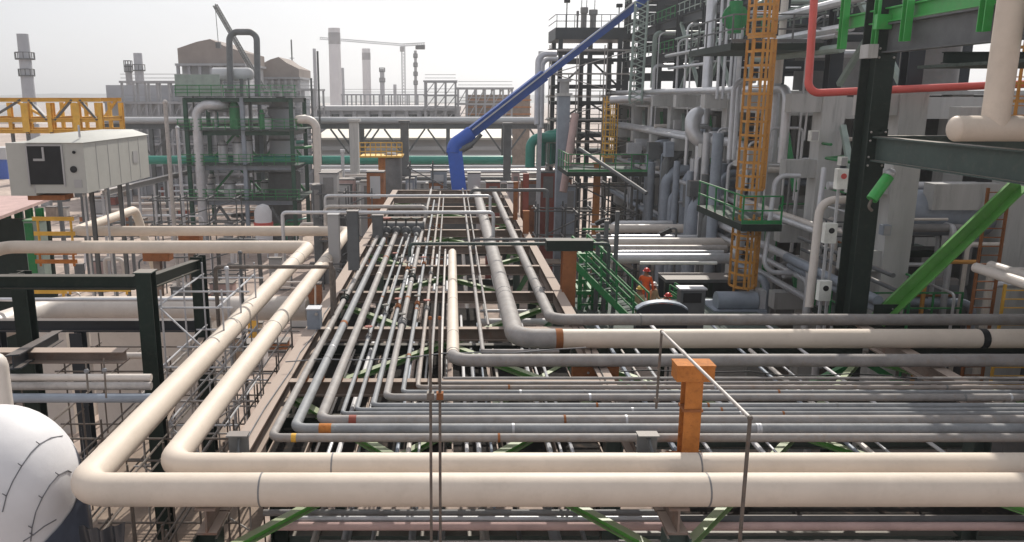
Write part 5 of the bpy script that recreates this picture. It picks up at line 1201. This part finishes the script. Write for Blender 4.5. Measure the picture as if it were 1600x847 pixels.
for px, py in ((884, 6), (965, 13)):
    t = at(px, py, d); o = thing('flood_light', 'small lamp on a thin pole on the roof deck' if px < 900 else 'small lamp on a thin pole behind the blue boom', 'lamp', (t.x, yq + .3, zr1))
    MB().cyl((t.x, yq + .3, zr1), (t.x, yq + .3, t.z), .05, 6).build('pole', 'steel_grey', o); MB().box(t.x - .25, yq + .1, t.z, t.x + .25, yq + .5, t.z + .3).build('lamp_head', 'black', o)
for i, px in enumerate((914, 922, 935)):
    t = at(px, -30, d); o = MB().cyl((t.x, yq + 3, zr1), (t.x, yq + 3, t.z), .035, 6).build('whip_antenna', 'steel_grey'); tag(o, 'thin whip antenna on the roof deck of the small steel tower', 'antenna', 'whip antennas')
scaffold('dense tube scaffold wrapped round the small steel tower', x0 - .8, yq - 1.6, 0, 3, 1, 10, (x1 - x0 + 1.6) / 3, 1.3, 2.0, 'pole_light', .055, (4, 6, 8))
# lattice mast right of the tower
o = thing('lattice_mast', 'slim pale lattice mast between the small tower and the dark structure', 'mast', at(998, 150, 60)); lattice(at(993, 160, 60), at(1003, 5, 60), .9, 18, 'brace_pale', 'mast', o, .06)
# leaning tan pole, yellow ladder tower
pipe('leaning tan pole in front of the small steel tower', [at(880, 300, 58), at(899, 178, 58)], .28, 'pink', None, n=12, cat='pole', name='leaning_pole')
q = at(952, 235, 66); caged_ladder('yellow caged ladder on the face of the small steel tower', q.x, q.y, q.z - 1, at(952, 150, 66).z, 'yellow', .7, .5, .55)
q = at(931, 325, 56); o = thing('pillar', 'rust-orange steel pillar below the small steel tower', 'pillar', (q.x, q.y, 0)); MB().ib((q.x, q.y, 0), (q.x, q.y, at(931, 255, 56).z), .42, .42, up=(0,1,0)).build('shaft', 'orange_primer', o); MB().box(q.x - .3, q.y - .3, at(931, 255, 56).z, q.x + .3, q.y + .3, at(931, 255, 56).z + .1).build('cap', 'rust', o)
q = at(876, 320, 60); o = thing('pillar', 'tall blue-grey pillar at the corner below the teal pipes', 'pillar', (q.x, q.y, 0)); MB().bar((q.x, q.y, 0), (q.x, q.y, at(876, 150, 60).z), .85, .85).build('shaft', 'blue_grey', o); MB().box(q.x - .55, q.y - .55, at(876, 150, 60).z, q.x + .55, q.y + .55, at(876, 150, 60).z + .2).build('cap', 'concrete', o)
q = at(975, 262, 52); platform('green platform with a slanting stair below the small steel tower', q.x - 3.6, q.y, q.x + 1.5, q.y + 5, q.z - .3)
a = at(968, 255, 52); b = at(1002, 300, 50); pipe('grey slanting tube from the green platform down to the risers', [at(905, 232, 53), at(1010, 302, 48)], .12, 'steel_grey')

# ================================================================== BETWEEN RACK AND CONCRETE FRAME
# horizontal pipes linking the rack to the right
for i, (pxa, pxb, py, d, r, mm) in enumerate(((955, 1050, 350, 50, .22, 'alu'), (945, 1075, 357, 48, .26, 'pale'), (955, 1140, 372, 44, .18, 'alu'), (950, 1140, 379, 42, .26, 'pale'), (945, 1135, 389, 40, .2, 'pole_light'), (955, 1130, 396, 39, .16, 'alu'), (950, 1150, 404, 37.5, .24, 'galv'), (1000, 1120, 411, 36, .08, 'white_plastic'))):
    a = at(pxa, py, d); b = at(pxb, py, d)
    if i in (2, 6): pth = [a, b, b + V(.4, 0, 2.6)]
    elif i in (0, 5): pth = [a + V(0, .3, -2), a, b]
    else: pth = [a, b]
    pipe('pale horizontal pipe in the bundle reaching from the rack to the concrete frame', pth, r, mm, 'bundle between rack and concrete frame', .5, 12)
for i in range(7):
    py = 352 + 9 * i + rnd.uniform(-2, 2); d = 8.0 * FPX / (CP * (py - 150)); a = at(rnd.uniform(905, 960), py, d); b = at(rnd.uniform(1060, 1135), py, d)
    pipe('thin pale pipe in the bundle reaching from the rack to the concrete frame', [a, b, b + V(0, 2.5, 0)], rnd.choice((.05, .07, .09)), rnd.choice(('pale', 'pole_light', 'white_cloth')), 'thin pipes between rack and concrete frame', .3, 8)
for i, (px, py, d, lab) in enumerate(((940, 346, 48, 'dark-headed lamp on a bent post beside the pipe bundle, farther one'), (1042, 362, 43, 'dark-headed lamp on a bent post above the pipe bundle, nearer one'))):
    q = at(px, py, d); o = thing('lamp_post', lab, 'lamp', (q.x + .5, q.y, 0))
    MB().tube([(q.x + .5, q.y, 0), (q.x + .5, q.y, q.z + .25), q + V(.1, 0, .1)], .06, 8, .2).build('post', 'steel_grey', o)
    MB().bar(q + V(-.35, 0, -.15), q + V(.2, 0, .12), .4, .22).build('lamp_head', 'black', o)
# beam and uprights
a = at(945, 345, 33); o = thing('steelwork', 'grey steel uprights at the end of the green-grey rail', 'steel frame', (a.x, a.y, 0))
for px, pt in ((935, 365), (948, 345), (965, 330)):
    t = at(px, pt, 33); MB().bar((t.x, t.y, 4), (t.x, t.y, t.z), .16, .16).build('upright', 'steel_grey', o)
# stairs
def stair(label, a, b, w_, mm='green', steps=12, rail=1.0):
    a = Vector(a); b = Vector(b); o = thing('stair', label, 'stair', b); dd = (b - a); sd_ = Vector((-dd.y, dd.x, 0))
    sd_ = sd_.normalized() * w_ if sd_.length > .01 else Vector((0, w_, 0))
    for k, s in enumerate((V(0, 0, 0), sd_)):
        MB().bar(a + s, b + s, .06, .28).build('stringer', mm, o)
        m_ = MB(); m_.bar(a + s + V(0, 0, rail), b + s + V(0, 0, rail), .06, .06); m_.bar(a + s + V(0, 0, rail*.5), b + s + V(0, 0, rail*.5), .05, .05)
        for i in range(5): p = a.lerp(b, i/4) + s; m_.bar(p, p + V(0, 0, rail), .06, .06)
        m_.build('handrail', mm, o)
    for i in range(1, steps):
        p = a.lerp(b, i/steps); MB().bar(p + sd_*.05, p + sd_*.95, .26, .04).build('tread', 'grating', o)
    return o
stair('green steel stair beside the rust-brown post', at(916, 404, 33), at(1012, 498, 30.5), -.8)
stair('green steel stair behind the workers', at(1046, 462, 36), at(1135, 520, 34.6), .5, rail=.5)
q = at(925, 470, 32.5); o = openframe('green steel stair landing frame beside the rust-brown post', 908, 950, 398, 33.5, 2, 2, 3, 'green', 1.6, w_=.16)
# dark blue canopy in front of the workers
a = at(995, 487, 29); b = at(1075, 487, 29); o = thing('canopy', 'dark blue curved canopy in front of the workers', 'canopy', (a.x, a.y, a.z - 1))
m_ = MB(); vs_ = []; n = 8
for k in range(n + 1):
    t = k / n; x = a.x + (b.x - a.x) * t; z = a.z + .1 + .26 * math.sin(math.pi * t) ** .6
    vs_ += [(x, a.y, z), (x, a.y + .3, z + .02), (x, a.y, z - .05), (x, a.y + .3, z - .03)]
m_.add(vs_, [(4*k, 4*k+4, 4*k+5, 4*k+1) for k in range(n)] + [(4*k+2, 4*k+3, 4*k+7, 4*k+6) for k in range(n)] + [(4*k, 4*k+2, 4*k+6, 4*k+4) for k in range(n)] + [(4*k+1, 4*k+5, 4*k+7, 4*k+3) for k in range(n)])
m_.build('roof', 'blue_grey', o)
m_ = MB(); m_.add([(a.x + (b.x - a.x)*k/n, a.y - .02, a.z + .03 + .26*math.sin(math.pi*k/n)**.6) for k in range(n+1)] + [(a.x + (b.x-a.x)*k/n, a.y - .02, a.z - 2) for k in range(n+1)] + [(a.x + (b.x - a.x)*k/n, a.y + .03, a.z + .03 + .26*math.sin(math.pi*k/n)**.6) for k in range(n+1)] + [(a.x + (b.x-a.x)*k/n, a.y + .03, a.z - 2) for k in range(n+1)],
       [(k, k+1, n+2+k, n+1+k) for k in range(n)] + [(2*n+2+k, 3*n+3+k, 3*n+4+k, 2*n+3+k) for k in range(n)]); m_.build('side_cloth', 'navy', o)
for X in (a.x + .05, b.x - .05): MB().bar((X, a.y + .4, 5), (X, a.y + .4, a.z - .3), .08, .08).build('leg', 'steel_grey', o)
# working deck under the workers
q = at(1020, 480, 33); wz = q.z - .35
o = thing('work_deck', 'steel grating work deck the workers stand on', 'platform', (q.x, q.y, wz)); MB().box(q.x - 3, q.y - 2, wz - .2, q.x + 4.5, q.y + 3, wz).build('deck', 'grating', o)
for X in (q.x - 2.8, q.x + 4.3):
    for Y in (q.y - 1.8, q.y + 2.8): MB().ib((X, Y, 0), (X, Y, wz - .202), .25, .25, up=(0,1,0)).build('leg', 'steel_grey', o)
# dark cabinet
q = at(1083, 478, 31); o = thing('control_cabinet', 'dark grey control cabinet with a bright top edge near the workers', 'cabinet', (q.x, q.y, q.z - 2)); zt_c = at(1083, 452, 31).z
MB().box(q.x - .5, q.y, q.z - 3, q.x + .45, q.y + .5, zt_c).build('body', 'steel_grey', o); MB().box(q.x - .56, q.y - .05, zt_c + .001, q.x + .5, q.y + .55, zt_c + .06).build('lid', 'galv', o)
MB().box(q.x - .4, q.y - .02, zt_c - .5, q.x + .3, q.y - .002, zt_c - .12).build('window', 'black', o); MB().box(q.x - .3, q.y + .05, 0, q.x + .3, q.y + .45, q.z - 3.002).build('plinth', 'concrete', o)
# dark pump house behind
a = at(1072, 420, 34); b = at(1150, 420, 34); o = thing('equipment_shed', 'low dark shed with open front behind the cabinet', 'shed', ((a.x+b.x)/2, a.y + 3, 0))
MB().box(a.x, a.y + 3, a.z - 1.3, b.x + 1.5, a.y + 4.5, a.z - 1.15).build('roof', 'steel_grey', o); MB().box(a.x, a.y + 4.2, 4, b.x + 1.5, a.y + 4.4, a.z - 1.302).build('back_wall', 'navy', o)
for X in (a.x + .1, b.x): MB().box(X - .1, a.y + 3.1, 0, X + .1, a.y + 3.3, a.z - 1.302).build('post', 'dark_green', o)

# ================================================================== WORKERS
def person(label, feet, h, yaw, cloth, helmet, pose='stand', lean=0.0):
    me = bpy.data.meshes.new('person'); s = h / 1.75
    J = {'pel': (0,0,.95), 'chest': (0,.0,1.28), 'neck': (0,.0,1.47), 'head': (0,-.02,1.56), 'crown': (0,-.01,1.70),
         'lh': (.10,0,.90), 'lk': (.12,-.04,.50), 'la': (.13,.02,.09), 'lt': (.14,-.15,.05),
         'rh': (-.10,0,.90), 'rk': (-.13,-.02,.50), 'ra': (-.14,.06,.09), 'rt': (-.15,-.11,.05),
         'ls': (.19,0,1.41), 'le': (.27,-.04,1.14), 'lw': (.26,-.22,.98), 'lf': (.24,-.30,.93),
         'rs': (-.19,0,1.41), 're': (-.28,.0,1.13), 'rw': (-.27,-.12,.90), 'rf': (-.26,-.17,.82)}
    if pose == 'reach': J.update(le=(.33,-.18,1.22), lw=(.30,-.42,1.25), lf=(.28,-.50,1.27))
    if pose == 'bend':
        J.update(chest=(0,-.14,1.24), neck=(0,-.27,1.39), head=(0,-.33,1.45), crown=(0,-.38,1.58), ls=(.19,-.22,1.35), rs=(-.19,-.22,1.35), le=(.26,-.36,1.1), lw=(.2,-.5,.96), lf=(.18,-.56,.92), re=(-.26,-.36,1.1), rw=(-.2,-.5,.96), rf=(-.18,-.56,.92))
    rad = {'pel': .15, 'chest': .165, 'neck': .065, 'head': .09, 'crown': .08, 'lh': .1, 'lk': .075, 'la': .055, 'lt': .045, 'rh': .1, 'rk': .075, 'ra': .055, 'rt': .045,
           'ls': .085, 'le': .058, 'lw': .042, 'lf': .035, 'rs': .085, 're': .058, 'rw': .042, 'rf': .035}
    names = list(J); ix = {n_: i for i, n_ in enumerate(names)}
    E = [('pel','chest'),('chest','neck'),('neck','head'),('head','crown'),('pel','lh'),('lh','lk'),('lk','la'),('la','lt'),('pel','rh'),('rh','rk'),('rk','ra'),('ra','rt'),
         ('chest','ls'),('ls','le'),('le','lw'),('lw','lf'),('chest','rs'),('rs','re'),('re','rw'),('rw','rf')]
    me.from_pydata([tuple(Vector(J[n_]) * s) for n_ in names], [(ix[a], ix[b]) for a, b in E], [])
    o = bpy.data.objects.new('person', me); sc.collection.objects.link(o)
    sk = o.modifiers.new('skin', 'SKIN'); sk.use_smooth_shade = True
    for n_ in names: me.skin_vertices[0].data[ix[n_]].radius = (rad[n_]*s, rad[n_]*s*(.8 if n_ in ('chest', 'pel') else 1))
    me.skin_vertices[0].data[0].use_root = True
    o.modifiers.new('sub', 'SUBSURF').levels = 1; o.modifiers['sub'].render_levels = 1
    dg = bpy.context.evaluated_depsgraph_get(); nm = bpy.data.meshes.new_from_object(o.evaluated_get(dg)); o.modifiers.clear(); o.data = nm
    nm.materials.clear(); nm.materials.append(M[cloth]); nm.materials.append(M['skin']); nm.materials.append(M['black'])
    nk = Vector(J['neck']) * s; hands = [Vector(J[k]) * s for k in ('lf', 'rf')]
    for p in nm.polygons:
        c = p.center; p.use_smooth = True
        if c.z > nk.z - .01 and (c - nk).length < .4: p.material_index = 1
        elif min((c - hh).length for hh in hands) < .075: p.material_index = 1
        elif c.z < .13 * s: p.material_index = 2
    o.location = feet; o.rotation_euler = (0, 0, yaw); tag(o, label, 'person', 'workers on the deck')
    hc = Vector(J['crown']) * s + Vector((0, -.01, -.01)); hm = MB()
    hm.lathe(hc, [(.165, -.01), (.125, .0), (.122, .04), (.095, .09), (.05, .115), (.005, .12)], 18).build('helmet', helmet, o)
    MB().ball(Vector(J['head']) * s + Vector((0, -.105, -.0)), .022, 8).build('nose', 'skin', o)
    return o
for lab, px, pyt, dd, cl, hel, po, yw in (('worker in orange coveralls and red helmet standing above the others', 1011, 409, 33.5, 'orange_cloth', 'red_plastic', 'reach', 2.6),
     ('worker in tan clothes and yellow helmet beside the tall orange one', 1000, 446, 33.0, 'tan_cloth', 'yellow_plastic', 'stand', 2.2),
     ('worker with a white helmet half hidden behind the orange one', 1022, 440, 34.0, 'tan_cloth', 'white_plastic', 'stand', .8),
     ('worker in orange clothes and red helmet bending at the dark blue canopy', 1035, 449, 32.2, 'orange_cloth', 'red_plastic', 'bend', .4)):
    t = at(px, pyt, dd); fz = t.z - 1.82
    person(lab, (t.x, t.y, wz if abs(fz - wz) < .45 else fz), 1.75, yw, cl, hel, po)
    if fz > wz + .3:
        o = thing('work_step', 'low steel step under the tall orange worker', 'step', (t.x, t.y, wz)); MB().box(t.x - .5, t.y - .4, fz - .06, t.x + .5, t.y + .4, fz - .002).build('tread', 'grating', o)
        for sx in (-.45, .45): MB().box(t.x + sx - .03, t.y - .35, wz, t.x + sx + .03, t.y + .35, fz - .061).build('leg', 'steel_grey', o)
# ================================================================== GROUND CLUTTER
def crate(label, px, py, d, w_, h_, mm, grp=None, nm='crate'):
    q = at(px, py, d); r_ = ray(px, py); q = onz(px, py, h_); o = thing(nm, label, 'crate', (q.x, q.y, 0), grp)
    MB().box(q.x - w_/2, q.y, .1, q.x + w_/2, q.y + w_*.6, h_).build('body', mm, o)
    MB().box(q.x - w_/2 - .05, q.y - .05, h_ + .001, q.x + w_/2 + .05, q.y + w_*.65, h_ + .1).build('lid', 'steel_grey', o)
    MB().box(q.x - w_/2, q.y, 0, q.x + w_/2, q.y + w_*.5, .099).build('skid', 'steel_grey', o)
for i in range(46):
    px = rnd.uniform(380, 1000); py = rnd.uniform(278, 330)
    crate('site equipment box lying on the dusty ground beyond the rack', px, py, 60, rnd.uniform(.9, 2.8), rnd.uniform(.7, 2.2), rnd.choice(('pink', 'far_light', 'white_cloth', 'rust', 'wall_grey', 'teal', 'wood', 'steel_grey', 'pale')), 'boxes on the ground beyond the rack')
for i in range(26):
    px = rnd.uniform(60, 300); py = rnd.uniform(290, 345)
    crate('site equipment box on the ground between cabin and green structure', px, py, 60, rnd.uniform(.8, 2.4), rnd.uniform(.6, 1.9), rnd.choice(('wall_grey', 'steel_grey', 'rust', 'wood', 'pale', 'redbrown')), 'boxes near the cabin')
for i in range(22):
    p = onz(rnd.uniform(480, 980), rnd.uniform(280, 345), 0); h_ = rnd.uniform(1.5, 5.5); L_ = rnd.uniform(2, 7)
    pipe('bent pipe spool standing among the ground equipment beyond the rack', [(p.x, p.y, 0), (p.x, p.y, h_), (p.x + L_, p.y + rnd.uniform(-1, 1), h_), (p.x + L_, p.y, .0)], rnd.choice((.1, .15, .22)), rnd.choice(('galv', 'pale', 'alu', 'steel_grey')), 'pipe spools beyond the rack', .5, 10)
for i in range(46):
    px = rnd.uniform(60, 640); py = rnd.uniform(398, 560)
    crate('site box on the yard floor seen between the big pipes', px, py, 40, rnd.uniform(.5, 1.9), rnd.uniform(.5, 2.2), rnd.choice(('pink', 'far_light', 'white_cloth', 'rust', 'wall_grey', 'yellow', 'wood', 'steel_grey', 'pale', 'redbrown', 'grey_dark')), 'boxes on the yard floor')
for i in range(26):
    p = onz(rnd.uniform(60, 600), rnd.uniform(395, 560), 0); h_ = rnd.uniform(1.0, 4.5); L_ = rnd.uniform(1.5, 6)
    pipe('pipe spool standing on the yard floor seen between the big pipes', [(p.x, p.y, 0), (p.x, p.y, h_), (p.x + L_, p.y + rnd.uniform(-1, 1), h_), (p.x + L_, p.y, .0)], rnd.choice((.07, .12, .18)), rnd.choice(('galv', 'pale', 'alu', 'steel_grey', 'white_cloth')), 'pipe spools on the yard floor', .4, 8)
# pipe rows at ground level on the left
for i in range(9):
    a = onz(120 + i * 22, 345 - i * 7, 3.2); pipe('pale pipe run rising on low trestles behind the looped cream pipe', [(a.x - 3, a.y, 1.5 + .2*i), (a.x + 18, a.y + 2, 1.5 + .2*i)], .16, rnd.choice(('pale', 'galv', 'steel_grey')), 'low trestle pipes', n=8)
a = onx(160, 302, -30) ; e = onx(300, 268, -30)
o = thing('pipe_bridge', 'light topped low pipe trestle running from the cabin to the green structure', 'pipe bridge', (a.x, a.y, 0))
MB().ib(a, e, .6, .5).build('girder', 'pole_light', o)
for k in range(7): p = a.lerp(e, k/6); MB().bar((p.x, p.y, 0), (p.x, p.y, p.z - .25), .18, .18).build('leg', 'galv', o)
# thin poles
for i, (px, pt, pb_, d, mm, lab) in enumerate(((258, 160, 350, 58, 'pole_light', 'slim pale pole right of the cabin'), (277, 200, 268, 70, 'galv', 'short pale pole left of the green structure'), (131, 305, 330, 38, 'galv', 'thin grey pole under the cabin'), (165, 298, 326, 40, 'galv', 'thin grey pole at the trestle'), (354, 420, 500, 25, 'galv', 'pale upright tube next to the brown portal'), (375, 395, 470, 29, 'steel_grey', 'dark thin upright between portal and cream pipe'))):
    t = at(px, pt, d); o = thing('slim_pole', lab, 'pole', (t.x, t.y, 0)); MB().cyl((t.x, t.y, 0), t, .055 if d < 45 else .16, 8).build('shaft', mm, o); MB().ball(t, .09 if d < 45 else .2, 8).build('pole_cap', mm, o)
# scaffolds in the middle ground
for (px, py, d, nx, ny, nz, b_, lab) in ((640, 300, 70, 2, 1, 5, 2.0, 'grey tube scaffold right of the dark column vessel'), (500, 320, 68, 2, 1, 3, 2.2, 'grey tube scaffold left of the dark column vessel'), (905, 330, 56, 2, 1, 4, 2.0, 'tube scaffold at the foot of the small steel tower'), (240, 330, 64, 3, 1, 3, 2.2, 'tube scaffold between cabin and green structure'), (840, 345, 58, 2, 1, 2, 2.0, 'low tube scaffold beside the red-brown post')):
    q = at(px, py, d); scaffold(lab, q.x, q.y, 0, nx, ny, max(nz, int(q.z / 2) + 1), b_, 1.6, 2.0, 'steel_grey', .06, (2,), True)
# power-line-thin mast and trees on the far left
for i in range(10):
    px = 20 + i * 14 + rnd.uniform(-4, 4); q = onz(px, 160, 0)
    pass

# loose cables on the rack and against the big pipes
for i, (x0, y0, x1, y1_, n_) in enumerate(((-4.25, 14.5, -4.1, 27, 9), (3.8, 14.2, 4.0, 24, 7), (-4.4, 20, 3.8, 21.2, 8), (4.2, 19.3, 11.5, 18.9, 9))):
    pts = [V(x0 + (x1 - x0)*k/n_ + rnd.uniform(-.08, .08), y0 + (y1_ - y0)*k/n_ + rnd.uniform(-.12, .12), RZ + .03 + (0 if i < 2 else .22 + .03*math.sin(k*2))) for k in range(n_ + 1)]
    tag(MB().tube(pts, .016, 6, .3).build('loose_cable', 'black' if i % 2 else 'wire'), ('thin cable lying along the dusty beam beside the cream pipes', 'black cable lying along the other long beam of the rack', 'thin cable strung across the grey pipes of the rack', 'black cable lying over the cross pipes beside the orange support')[i], 'cable')
for i, (px, py, d) in enumerate(((560, 342, 30.2), (1105, 600, 15.9))):
    pass
# ================================================================== HAZE
HZ = 0.00062
if HZ:
    hb = MB().box(-3500, -250, -1, 3500, 4000, 120).build('haze', 'hill'); hb['kind'] = 'stuff'
    hm = bpy.data.materials.new('haze'); hm.use_nodes = True; n = hm.node_tree.nodes; n.clear()
    ou = n.new('ShaderNodeOutputMaterial'); pv_ = n.new('ShaderNodeVolumePrincipled')
    pv_.inputs['Color'].default_value = (0.93, 0.94, 0.97, 1); pv_.inputs['Density'].default_value = HZ; pv_.inputs['Anisotropy'].default_value = 0.55
    hm.node_tree.links.new(pv_.outputs[0], ou.inputs['Volume'])
    hb.data.materials.clear(); hb.data.materials.append(hm)
